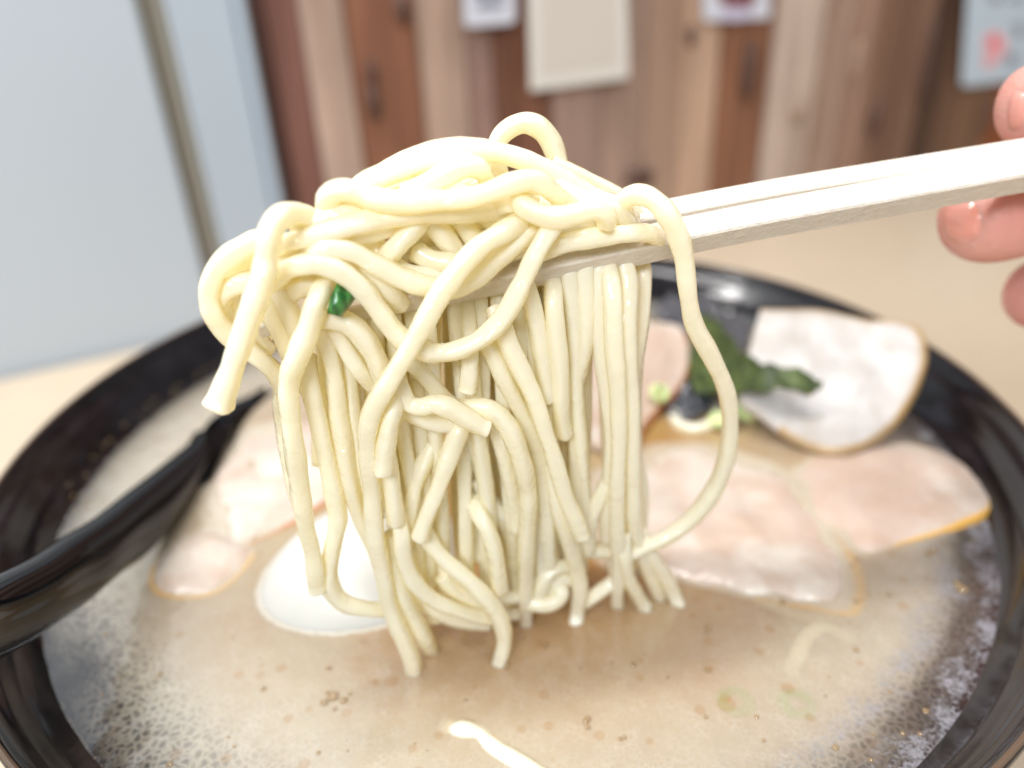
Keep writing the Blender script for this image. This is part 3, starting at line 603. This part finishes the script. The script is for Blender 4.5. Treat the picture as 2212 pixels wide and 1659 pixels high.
noodle('a:740,1270,2 850,1205,2.6 1000,1140,3 1200,1090,3.2 1420,1050,3 1620,1000,2.4 1780,950,1.2', None, 'm')
noodle('b:-60,880,0 40,960,.6 130,1060,.8 220,1180,.8 290,1270,.2', None, 'm')
noodle('b:200,880,-.6 280,960,0 350,1060,.2 420,1150,0 470,1230,-.6', None, 'm')
noodle('b:420,880,-1 560,960,.6 640,1030,1.4 760,1090,1 900,1120,0', None, 'm')
noodle('b:820,1100,0 940,1040,1.6 1100,990,2.2 1280,970,2.4 1420,985,2 1560,1010,1', None, 'm')
noodle('b:1050,760,1 1200,820,2 1340,830,2.8 1450,860,3 1530,940,2 1560,1030,0', None, 'm')
noodle('b:960,640,-1 1100,720,.6 1230,790,1.4 1340,800,1.4 1480,820,1', None, 'm')
noodle('b:560,830,2 640,800,3.4 740,800,3 830,820,2', None, 'm')
# --- lower part
noodle('e:1150,350,2 1180,520,4.2 1192,700,4.6 1240,860,4.6 1330,985,4.6 1450,1080,4.4 1600,1140,4 1750,1190,3.4 1880,1215,2.6', 'bright strand sweeping right just above the soup', G1)
noodle('e:1330,480,1.5 1400,610,2.6 1480,720,3.6 1600,830,4.6 1720,930,5.4 1840,1058,5.8 1930,1180,5.8 1982,1300,5.8 1988,1400,5.8 1962,1520,5.8 1935,1600,w', 'curved noodle dipping into the soup left of centre', G1)
noodle('e:1110,560,2.6 1130,720,3 1152,900,3.4 1210,1060,3.4 1290,1220,3 1370,1370,2.4 1425,1480,w', 'faint noodle end entering the soup behind the long front noodle', G1)
noodle('d:290,1040,3 245,1150,4 200,1270,4.4 e:1530,20,4.6 1475,190,4.6 1410,350,4.6 1355,500,4.6 1332,590,4.6', 'short noodle with tapered end slanting down left from the knot', G1)
noodle('e:1430,-130,1 1360,0,2 1295,180,2.2 1262,350,2.2 1235,520,2 1200,680,1.6', "strand behind the short slanting noodle below the middle knot", 'x')
noodle('e:1690,100,-4 1725,270,-1 1785,400,3 1850,510,4.4 1908,680,4.6 1933,850,4.4 1950,990,3.6', 'glossy strand with a long wet highlight near the middle bottom', G1)
noodle('e:1650,-250,0 1668,0,.6 1680,300,.8 1690,600,.8 1692,800,.4 1700,1000,-.6', "broad straight strand low in the middle of the curtain", 'x')
noodle('e:1780,120,-.6 1860,260,-.4 1960,400,-.4 2035,600,-.6 2065,800,-1 2080,1000,-2', "curving strand low in the curtain, right of the glossy highlighted one", 'x')
noodle('d:280,1060,.4 340,1180,.8 400,1330,.8 450,1520,.6 e:1860,260,.2 1900,420,0', "strand left of the small dark slit near the middle bottom", 'x')
noodle('d:520,1000,1 565,1160,1.8 605,1350,2 650,1550,1.8 g:400,320,1.2 420,520,.6', "strand right of the small dark slit near the middle bottom", 'x')
noodle('d:330,460,1 335,560,3.2 335,660,3.6 325,760,3.6 315,820,3.6', 'short wet noodle end hanging above the middle knot', G1)
noodle('g:1380,520,0 1440,660,.6 1510,780,.6 1585,890,.4 1645,1015,0 1695,1140,w', 'rightmost strand entering the soup beside the pork slice', G1)
noodle('g:1250,560,1.4 1262,720,2 1280,860,1.6 1325,975,1 1390,1080,.4 1445,1165,w', "short strand splaying out where the right bundle meets the soup", 'x')
noodle('g:1150,60,.4 1130,130,.8 1070,280,.8 1005,420,.4 985,560,0 980,690,-1', "short forked strand crossing toward the soup left of the right bundle", 'x')
noodle('g:840,690,-2 960,688,-1.6 1080,686,-1.6 1200,700,-2 1300,730,-2.4', None, 'y')
noodle('g:1230,880,-1 1180,925,-.6 1100,985,-.6 1010,1050,-1 940,1090,-2', None, 'y')
noodle('g:480,1080,-1 560,1100,0 660,1105,.4 745,1070,.4 775,1010,0 740,960,-1', None, 'y')
noodle('g:590,1010,-1 620,950,-.4 665,870,-.4 730,820,-.6 820,810,-1.4', None, 'y')
noodle('g:520,900,-2 640,925,-1.4 760,915,-1.4 880,890,-2', None, 'y')
noodle('g:-60,1090,0 60,1080,.6 200,1070,.6 340,1060,.2 450,1040,-.6', None, 'y')
noodle('g:-250,1200,-1 -120,1180,-.4 60,1160,0 240,1170,-.4 420,1180,-1', None, 'y')
noodle('e:1500,880,1 1600,1000,1.6 1720,1070,1.6 1850,1090,1 1990,1080,0', None, 'y')
noodle('e:1240,1010,-1 1380,1110,0 1540,1200,.2 1700,1250,0 1850,1260,-1', None, 'y')
# --- packed strands behind (each hangs from the rear of the mound down to the soup)
rb = random.Random(11)
back = [(700, 660, 690, 1000), (730, 655, 742, 1040), (765, 650, 790, 1060), (800, 645, 815, 1120), (838, 640, 850, 1180), (872, 634, 862, 1200), (905, 628, 905, 1230), (935, 622, 900, 1240),
        (965, 616, 1000, 1250), (995, 610, 1030, 1150), (1025, 604, 1075, 1260), (1055, 598, 1095, 1230), (1085, 592, 1130, 1230), (1115, 588, 1150, 1240), (1145, 582, 1175, 1250), (1172, 576, 1195, 1230), (1200, 570, 1218, 1210), (1232, 564, 1245, 1180), (1262, 558, 1256, 1180), (1290, 552, 1330, 1200), (1318, 548, 1345, 1230), (1345, 542, 1358, 1210)]
back += [(x0+16, y0, x1+14+7*((i*5) % 4-1), y1-40-25*(i % 3)) for i, (x0, y0, x1, y1) in enumerate(back) if not (1215 < x0 < 1300)]
for i, (x0, y0, x1, y1) in enumerate(back):
    L0 = -4.0-(i % 3)*2.3-(3.5 if i >= 22 else 0); wob = rb.uniform(-9, 9)
    pts = []
    for k in range(8):
        s = k/7; x = x0+(x1-x0)*s+wob*math.sin(s*PI*1.5+i); y = (y0-60)+(y1-y0+60+(55 if x0 > 840 else 0))*s
        pts.append('%.0f,%.0f,%.1f' % (x, y, L0+2.5*s*(1 if i % 2 else .3)))
    noodle('s:'+' '.join(pts), None, 'x')
for i, (x0, x1, l0) in enumerate(((745, 800, 1.5), (812, 838, .5), (852, 905, 2.), (890, 930, .8), (925, 960, 1.6), (985, 1010, .6), (1012, 1062, 1.8), (1040, 1050, .4), (1078, 1108, 1.4), (1122, 1168, .8), (1150, 1188, 1.6), (1190, 1196, .4), (1225, 1250, .6))):
    xm = (x0+x1)/2+rb.uniform(-12, 12); ye = rb.uniform(1225, 1290) if x1 > 845 else 1090
    noodle('s:%.0f,%.0f,-3 %.0f,%.0f,-1.5 %.0f,%.0f,%.1f %.0f,%.0f,%.1f %.0f,%.0f,%.1f %.0f,%.0f,%.1f' % (x0-12, 600-.1*(x0-800), x0-4, 660-.1*(x0-800), x0+4, 760, l0-.6, xm, 930, l0, x1-6, 1090, l0-.4, x1, ye, l0-2.4), None, 'x', r=.00108)
core = [((600, 560), (760, 500), (920, 480)), ((640, 520), (820, 470), (1000, 450)), ((720, 500), (900, 420), (1080, 420)), ((760, 440), (900, 380), (1050, 400)), ((900, 520), (1060, 470), (1220, 480)), ((960, 440), (1120, 440), (1290, 470)),
        ((1000, 400), (1150, 400), (1300, 450)), ((620, 600), (760, 580), (900, 560)), ((840, 560), (1000, 540), (1180, 520)), ((1060, 540), (1200, 500), (1360, 480)), ((560, 620), (600, 580), (700, 560)), ((1100, 500), (1230, 470), (1350, 460)), ((700, 590), (850, 540), (1000, 500)), ((820, 440), (960, 440), (1100, 470)),
        ((600, 640), (650, 600), (760, 600)), ((590, 690), (640, 640), (720, 640))]
for i, ps in enumerate(core):
    l = -3.0-(i % 4)*2.2
    (xa, ya), (xb, yb), (xc, yc) = ps
    q = ['%.0f,%.0f,%.1f' % (x, y, l+d) for x, y, d in ((xa-25, ya+50, -2), (xa, ya, -.5), ((xa+xb)/2, (ya+yb)/2-8, 0), (xb, yb, 0), ((xb+xc)/2, (yb+yc)/2-6, 0), (xc, yc, -.5), (xc+25, yc+50, -2))]
    noodle('s:'+' '.join(q), None, 'm')
noodle('c:600,60,2.6 690,180,3.2 770,330,3.2 840,480,2.8 900,640,2 950,800,1', None, 'x')
noodle('c:690,-60,3 790,60,3.8 870,210,3.6 930,370,3 980,520,2', None, 'x')
noodle('a:820,1560,2 900,1480,3.4 1000,1440,3.8 1100,1450,3.4 1180,1520,2.6', None, 'm')
noodle('a:1500,1100,0 1600,1230,1.4 1720,1330,2.2 1850,1370,2.6 2000,1370,2.4 2150,1330,1.6', None, 'm')
noodle('a:1280,1260,0 1400,1320,2.6 1520,1400,3.4 1640,1500,3.2 1740,1600,2', None, 'm')
noodle('b:-80,1180,1 20,1240,2 160,1270,2.6 330,1260,2.4 470,1200,1.6', None, 'm')
noodle('b:330,1250,.6 480,1220,1.6 640,1180,2 800,1150,1.6 940,1130,.6', None, 'm')
# strands seen deep in the hollow
for i, x in enumerate((885, 905, 925, 948, 970, 990)):
    noodle('s:%d,478,-6 %d,520,-5 %d,570,-4.5 %d,640,-4.5' % (x-8, x, x+3, x+2), None, 'm')
LG = {'x': ('cream noodle strand packed among others in the hanging curtain below the chopsticks', 'noodle strands of the hanging curtain'),
      'm': ('cream noodle strand packed among others in the mound on the chopsticks', 'noodle strands packed in the mound'),
      'y': ('noodle strand trailing just above the soup under the curtain', 'noodle strands trailing at the soup')}
for o in bpy.data.objects:
    if o.get('group') in LG: lb_, gr_ = LG[o['group']]; o['label'] = o.get('label') or lb_; o['group'] = gr_
# noodles in the soup
noodle('s:1475,905,w 1455,890,W 1460,912,W 1495,928,W 1535,918,W 1550,890,W 1540,868,w', 'curled pale noodle on the soup below the dark mushroom', 'noodles lying in the soup', sub=(.3, .0015, (.9, .85, .62)))
def soupnoodle(pts, label):
    path = catmull([(*onz(x, y, ZS+dz), .0014) for x, y, dz in pts], 8); V, f = sweep(path, 14, rough=.05)
    tag(mesh('noodle', V, f, M_NOOD, sub=(.55, .0012, (.66, .60, .42))), label, 'noodle', 'noodles lying in the soup')
soupnoodle([(1700, 1480, -.0030), (1720, 1430, -.0018), (1745, 1385, -.0016), (1775, 1372, -.0018), (1810, 1392, -.0026), (1830, 1420, -.0040)], 'hook shaped noodle just below the soup surface at the lower right')
soupnoodle([(965, 1596, -.0030), (1000, 1578, -.0002), (1035, 1592, -.0010), (1070, 1620, -.0006), (1130, 1655, -.0004), (1200, 1700, -.0006)], 'pale noodle poking out of the soup at the bottom edge')
soupnoodle([(1560, 1290, -.0035), (1640, 1318, -.0024), (1720, 1350, -.0024), (1790, 1372, -.0035)], 'faint straight noodle under the soup below the big pork slice')
# spring onion piece stuck on the noodles
q = [lay(727, 612, 6.6), lay(768, 636, 6.6), lay(745, 668, 7.4), lay(732, 683, 7.8), lay(706, 676, 7.8), lay(712, 645, 7.2)]
cen = sum(q, Vector())/6; V = []; f = []
nn = -FW
for side in (0, 1):
    for rg in (1, .55, 0.02):
        for k in range(24):
            a = k/24*6; i = int(a); s = a-i; w = q[i % 6].lerp(q[(i+1) % 6], s)
            w = cen+(w-cen)*rg; V.append(w+nn*((.0006*(1-rg*rg)) - side*.0012))
for side in (0, 1):
    for i in range(2):
        for k in range(24):
            a = (side*3+i)*24+k; b_ = (side*3+i)*24+(k+1) % 24; f.append((a, b_, b_+24, a+24))
for k in range(24): f.append((k, (k+1) % 24, 72+(k+1) % 24, 72+k))
tag(mesh('spring_onion_slice', V, f, M_SCAL), 'dark green spring onion piece stuck among the lifted noodles at the left', 'spring onion')

# ================================================================== HAND
M_SKIN, nt, b = mat('skin'); t = NT(nt); v = t.coord(); n = t.noise(v, 120, 3); n2 = t.noise(v, 1400, 4)
t.l(t.mix(n, S(200, 128, 118), S(224, 172, 158)), b.inputs['Base Color']); b.inputs['Subsurface Weight'].default_value = .5
b.inputs['Subsurface Radius'].default_value = (1, .3, .18); b.inputs['Subsurface Scale'].default_value = .004; b.inputs['Roughness'].default_value = .42
t.l(t.bump(t.math('ADD', n2, t.noise(t.coord('Object', (1, 1, 3)), 500, 3)), .0003, .5), b.inputs['Normal'])
M_NAIL, nt, b = mat('fingernail'); b.inputs['Base Color'].default_value = (*S(216, 150, 136), 1); b.inputs['Roughness'].default_value = .18; b.inputs['Coat Weight'].default_value = .6; b.inputs['Subsurface Weight'].default_value = .4; b.inputs['Subsurface Scale'].default_value = .001
chains = {'palm': [(3420, 1250, -12, .026), (3160, 900, -12, .024), (2980, 640, -12, .020)],
          'index': [(2980, 640, -12, .020), (2900, 420, -13, .0105), (2620, 210, -12, .0082), (2360, 205, -11.5, .0080), (2180, 246, -11, .0068)],
          'middle': [(2980, 640, -12, .020), (2930, 560, -10, .0105), (2620, 400, -14, .0084), (2350, 405, -14, .0076), (2180, 460, -11.5, .0084), (2050, 494, -10, .0076)],
          'ring': [(2980, 640, -12, .020), (2960, 760, -9, .0105), (2700, 640, -16, .0080), (2390, 620, -16, .0082), (2195, 645, -13, .0070)],
          'pinky': [(2980, 640, -12, .020), (2990, 950, -9, .009), (2760, 880, -14, .0068), (2540, 820, -14, .0062), (2430, 830, -12, .0050)],
          'thumb': [(3160, 900, -12, .024), (2900, 700, 6, .012), (2660, 480, 12, .0092), (2430, 360, 9.5, .0070)]}
vs = []; es = []; rs = []; idx = {}
for nm, ch in chains.items():
    prev = None
    for q in ch:
        key = q[:3]
        if key not in idx: idx[key] = len(vs); vs.append(lay(*q[:3])); rs.append(q[3])
        if prev is not None: es.append((prev, idx[key]))
        prev = idx[key]
me = bpy.data.meshes.new('hand'); me.from_pydata([tuple(q) for q in vs], es, []); hand = link('hand', me, None, smooth=False)
md = hand.modifiers.new('skin', 'SKIN'); md.use_smooth_shade = True
for i, d in enumerate(me.skin_vertices[0].data): d.radius = (rs[i], rs[i]); d.use_root = (i == 0)
ss = hand.modifiers.new('ss', 'SUBSURF'); ss.levels = 3; ss.render_levels = 3
dg = bpy.context.evaluated_depsgraph_get(); me2 = bpy.data.meshes.new_from_object(hand.evaluated_get(dg)); hand.modifiers.clear(); hand.data = me2; me2.name = 'hand'
me2.materials.clear(); me2.materials.append(M_SKIN); me2.polygons.foreach_set('use_smooth', [True]*len(me2.polygons))
tag(hand, 'fingers of a right hand gripping the chopsticks at the right edge', 'hand')
bvh_hand = BVHTree.FromPolygons([v_.co.copy() for v_ in me2.vertices], [tuple(p.vertices) for p in me2.polygons])
def nail(px, py, wx, wy, rot):
    """patch laid on the finger surface where picture rays hit it"""
    V = []; f = []; nr, na = 6, 24; ok = True
    for i in range(nr+1):
        for k in range(na):
            a = 2*PI*k/na; s = i/nr; c_, s_ = math.cos(a), math.sin(a)
            ex = math.copysign(abs(c_)**.8, c_)*wx*s; ey = math.copysign(abs(s_)**.8, s_)*wy*s
            x = px+ex*math.cos(rot)-ey*math.sin(rot); y = py+ex*math.sin(rot)+ey*math.cos(rot)
            h = bvh_hand.ray_cast(CAM, ray(x, y).normalized())
            if h[0] is None: V.append(None)
            else: V.append(h[0]+h[1]*(.0004*(1-s**4)-.00005))
    good = [q for q in V if q is not None]
    if not good: return
    cc = sum(good, Vector())/len(good)
    V = [q if q is not None else cc for q in V]
    for i in range(nr):
        for k in range(na):
            a = i*na+k; b_ = i*na+(k+1) % na; f.append((a, b_, b_+na, a+na))
    mesh('fingernail', V, f, M_NAIL, hand)
nail(2078, 478, 44, 52, -.25)
nail(2196, 240, 20, 46, .1)

# ================================================================== SOUP
VV = []; FF = []; FP = []
for V, f, prm in SUB:
    o_ = len(VV); VV += list(V); FF += [tuple(i+o_ for i in q) for q in f]; FP += [(prm[0], prm[1], c_) for c_ in prm[2]] if isinstance(prm[2], list) else [prm]*len(f)
bvh = BVHTree.FromPolygons(VV, FF)
VV = FF = None
def lobe(x, y):
    r = math.hypot(x, y); a = math.degrees(math.atan2(y, x))
    l1 = max(0, 1-abs(((a+142+180) % 360)-180)/42)*max(0, min(1, (r-.070)/.02))
    l2 = min(1, 1.6*max(0, 1-abs(((a+28+180) % 360)-180)/62))*max(0, min(1, (r-.0835)/.007))
    return max(l1, l2)
N = 420; RS = .0970
idx = {}; V = []; alpha = []; cellw = []; under = []; foam = []; rad = []; deep = []
step = 2*RS/N
prs = {}
for j in range(N+1):
    for i in range(N+1):
        x = -RS+i*step; y = -RS+j*step; r = math.hypot(x, y)
        if r > RS: continue
        idx[(i, j)] = len(V)
        z = ZS+.00012*noise.noise(Vector((x*260, y*260, 0)))+.00010*noise.noise(Vector((x*90, y*90, 4)))
        hit = bvh.ray_cast(Vector((x, y, ZS+.00001)), Vector((0, 0, -1)))
        d = ZS-hit[0].z if hit[0] is not None else 0
        ang = math.degrees(math.atan2(y, x))
        cl = lobe(x, y); fl, k_, uc = FP[hit[2]] if hit[2] is not None else (0, .0028, (.014, .012, .014)); under.append(uc); cellw.append(0 if d < .0001 or uc[0] > .02 else max(0, min(1, -y/.03))*(1 if x < 0 else .55))
        V.append((x, y, z)); alpha.append(fl+(1-fl)*(1-math.exp(-max(0, d)*(1-(.96 if x < 0 else .85)*cl)/k_)))
        # foam mask by direction: strong at the right, weak at the far left
        a_ = max(0, 1-abs(((ang+34+180) % 360)-180)/58)
        foam.append(min(1, a_*1.6)); rad.append(r/RS)
f = [(idx[(i, j)], idx[(i+1, j)], idx[(i+1, j+1)], idx[(i, j+1)]) for (i, j) in idx if (i+1, j) in idx and (i+1, j+1) in idx and (i, j+1) in idx]
M_SOUP, nt, b = mat('broth'); t = NT(nt); v = t.coord()
al = t.attr('alpha'); fm = t.attr('foam'); rd = t.attr('rad')
big = t.noise(v, 22, 4, .55, .6); sm = t.noise(v, 420, 4, .6)
base = t.mix(t.ramp(big, [(.38, 0.), (.62, 1.)]), S(156, 116, 60), S(170, 150, 112))
# fine fat droplets: pale network with darker cells, several sizes
v1 = t.vor(v, 900); v2 = t.vor(v, 260); v3 = t.vor(v, 95)
ve = t.vor(v, 1100, 'DISTANCE_TO_EDGE'); net = t.math('MULTIPLY', t.ramp(ve.outputs['Distance'], [(.0, 1.), (.16, 0.)]), t.ramp(t.noise(v, 300, 3, .6), [(.38, 0.), (.62, 1.)]))
inner = t.ramp(v1.outputs['Distance'], [(.2, 1.), (.5, 0.)]); base = t.mix(t.math('MULTIPLY', inner, t.ramp(rd, [(.6, 0.), (.95, .35)])), base, S(120, 108, 94))
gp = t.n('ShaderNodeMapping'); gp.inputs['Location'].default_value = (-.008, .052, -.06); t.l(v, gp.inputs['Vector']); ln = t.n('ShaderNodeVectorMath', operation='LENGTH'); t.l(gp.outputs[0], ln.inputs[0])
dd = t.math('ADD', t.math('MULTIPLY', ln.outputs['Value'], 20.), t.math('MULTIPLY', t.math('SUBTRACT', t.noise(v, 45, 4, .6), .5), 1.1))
base = t.mix(t.math('MULTIPLY', t.ramp(dd, [(.25, 1.), (.85, 0.)]), .75), base, S(156, 106, 34))  # amber patch under the noodles paints their shade into the broth colour
base = t.mix(t.ramp(rd, [(.35, 0.), (.9, .8)]), base, S(168, 162, 150))
netw = t.math('MULTIPLY', net, t.ramp(rd, [(.4, .05), (.92, .5)]))
base = t.mix(netw, base, S(186, 178, 166))
cell = t.ramp(v2.outputs['Distance'], [(.20, 1.), (.26, 0.)]); pick = t.math('GREATER_THAN', t.n('ShaderNodeSeparateColor').outputs[0], .5)
sepc = t.n('ShaderNodeSeparateColor'); t.l(v2.outputs['Color'], sepc.inputs[0]); pk = t.math('GREATER_THAN', sepc.outputs[0], .6)
base = t.mix(t.math('MULTIPLY', t.math('MULTIPLY', cell, pk), .35), base, S(150, 112, 70))
sep3 = t.n('ShaderNodeSeparateColor'); t.l(v3.outputs['Color'], sep3.inputs[0]); pk3 = t.math('GREATER_THAN', sep3.outputs[0], .80)
cell3 = t.ramp(v3.outputs['Distance'], [(.13, 1.), (.16, 0.)])
base = t.mix(t.math('MULTIPLY', t.math('MULTIPLY', cell3, pk3), .4), base, S(152, 112, 68))
# scum: whitish foam film near the wall on the right
fn = t.noise(v, 75, 6, .65, .8); fn2 = t.noise(v, 1500, 3, .7)
rn = t.math('ADD', rd, t.math('MULTIPLY', t.math('SUBTRACT', fn, .5), .16))
band = t.math('MAXIMUM', t.math('MULTIPLY', t.ramp(rn, [(.865, 0.), (.895, 1.), (.905, 1.), (.93, 0.)]), .75), t.ramp(rn, [(.945, 0.), (.965, 1.)]))
spk = t.ramp(t.math('ADD', fn2, t.math('MULTIPLY', t.math('SUBTRACT', t.noise(v, 260, 3), .5), .8)), [(.40, 0.), (.66, 1.)])
fmask = t.math('MULTIPLY', t.math('MULTIPLY', band, spk), fm)

dv = t.n('ShaderNodeMix', data_type='VECTOR'); dn = t.n('ShaderNodeTexNoise'); dn.inputs['Scale'].default_value = 500; t.l(v, dn.inputs['Vector']); dv.inputs[0].default_value = .0016
t.l(v, dv.inputs[4]); t.l(dn.outputs['Color'], dv.inputs[5])
vb = t.vor(dv.outputs[1], 800, 'DISTANCE_TO_EDGE'); cw = t.attr('cellw'); wl = t.math('ADD', t.ramp(vb.outputs['Distance'], [(.0, .62), (.30, .08)]), t.math('MULTIPLY', t.math('SUBTRACT', t.noise(v, 380, 4, .7), .5), .6))
aa = t.math('ADD', al, t.math('MULTIPLY', t.math('SUBTRACT', wl, .30), t.math('MULTIPLY', t.math('SUBTRACT', 1., al), t.math('MULTIPLY', al, t.math('MULTIPLY', cw, 3.4)))), True)
und = t.n('ShaderNodeAttribute', attribute_name='under').outputs['Color']
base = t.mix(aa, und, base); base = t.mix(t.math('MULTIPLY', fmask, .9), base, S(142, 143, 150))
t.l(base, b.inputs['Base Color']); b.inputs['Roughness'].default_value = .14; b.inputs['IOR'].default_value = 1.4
b.inputs['Coat Weight'].default_value = 1.; b.inputs['Coat IOR'].default_value = 1.65; b.inputs['Coat Roughness'].default_value = .04
t.l(t.math('MULTIPLY', aa, .3), b.inputs['Subsurface Weight']); b.inputs['Subsurface Radius'].default_value = (1, .7, .4); b.inputs['Subsurface Scale'].default_value = .0015
h = t.math('ADD', t.math('MULTIPLY', v1.outputs['Distance'], -.4), t.math('MULTIPLY', sm, .8))
h = t.math('ADD', h, t.math('MULTIPLY', fmask, .6))
t.l(t.bump(h, .0003, .35), b.inputs['Normal'])
t.l(t.bump(t.noise(v, 300, 3, .6), .0005, .5), b.inputs['Coat Normal'])
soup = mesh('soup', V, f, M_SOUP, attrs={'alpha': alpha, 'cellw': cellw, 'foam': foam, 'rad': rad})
ca_ = soup.data.attributes.new('under', 'FLOAT_COLOR', 'POINT'); ca_.data.foreach_set('color', [c for u in under for c in (*u, 1)])
tag(soup, 'cloudy tan pork broth filling the black bowl', 'soup')
# bubbles and fat beads on the soup
M_BUB, nt, b = mat('bubble'); b.inputs['Base Color'].default_value = (*S(170, 142, 104), 1); b.inputs['Roughness'].default_value = .03; b.inputs['Alpha'].default_value = .5; b.inputs['Coat Weight'].default_value = 1; b.inputs['IOR'].default_value = 1.3
rb = random.Random(5); V = []; f = []
def bead(c, r):
    o_ = len(V); n, k_ = 12, 6
    for i in range(k_+1):
        th = PI*.5*i/k_
        for k in range(n): V.append((c.x+r*math.sin(th)*math.cos(2*PI*k/n), c.y+r*math.sin(th)*math.sin(2*PI*k/n), c.z+r*.7*math.cos(th)))
    for i in range(k_):
        for k in range(n): a = o_+i*n+k; b_ = o_+i*n+(k+1) % n; f.append((a, b_, b_+n, a+n))
spots = [(1095, 1440, 9), (1530, 1357, 8), (1528, 1365, 6), (1403, 1313, 9), (2078, 1274, 13), (2067, 1262, 9), (2015, 1190, 11), (2005, 1198, 8), (1775, 1275, 7), (1850, 1300, 7), (1690, 1300, 8), (1265, 1560, 8), (1270, 1572, 7), (1180, 1395, 7), (1805, 1615, 8), (1650, 1600, 5), (1950, 1585, 6),
         (720, 1505, 13), (742, 1514, 9), (700, 1518, 10), (722, 1532, 6), (708, 1496, 6), (756, 1500, 5), (1010, 1585, 5), (1985, 1030, 7), (2010, 1045, 6), (1960, 1060, 6), (1925, 1070, 7), (1780, 900, 9), (1740, 905, 7), (1850, 930, 7)]
for x, y, r in spots: c = onz(x, y, ZS+.0001); bead(c, r*(c-CAM).dot(FW)/F)
for _ in range(420):
    a = rb.uniform(0, 2*PI); r = RS*rb.uniform(.3, .97)**.7; c = Vector((r*math.cos(a), r*math.sin(a), ZS))
    if c.y > -.01 and r < .08: continue
    bead(c, rb.choice([.00018, .00022, .0003, .0004, .00055]))
for _ in range(70):      # beads clinging along the wall on the far left
    a = math.radians(rb.gauss(160, 22)); r = .0985+rb.uniform(-.002, .0015); bead(Vector((r*math.cos(a), r*math.sin(a), ZS+(r-.0965)*1.1+.0002)), rb.uniform(.00015, .0004))
bb = mesh('soup_bubbles', V, f, M_BUB); tag(bb, 'small clear bubbles and fat beads scattered over the soup', 'bubbles', kind='stuff')
print('noodles', ncount[0])
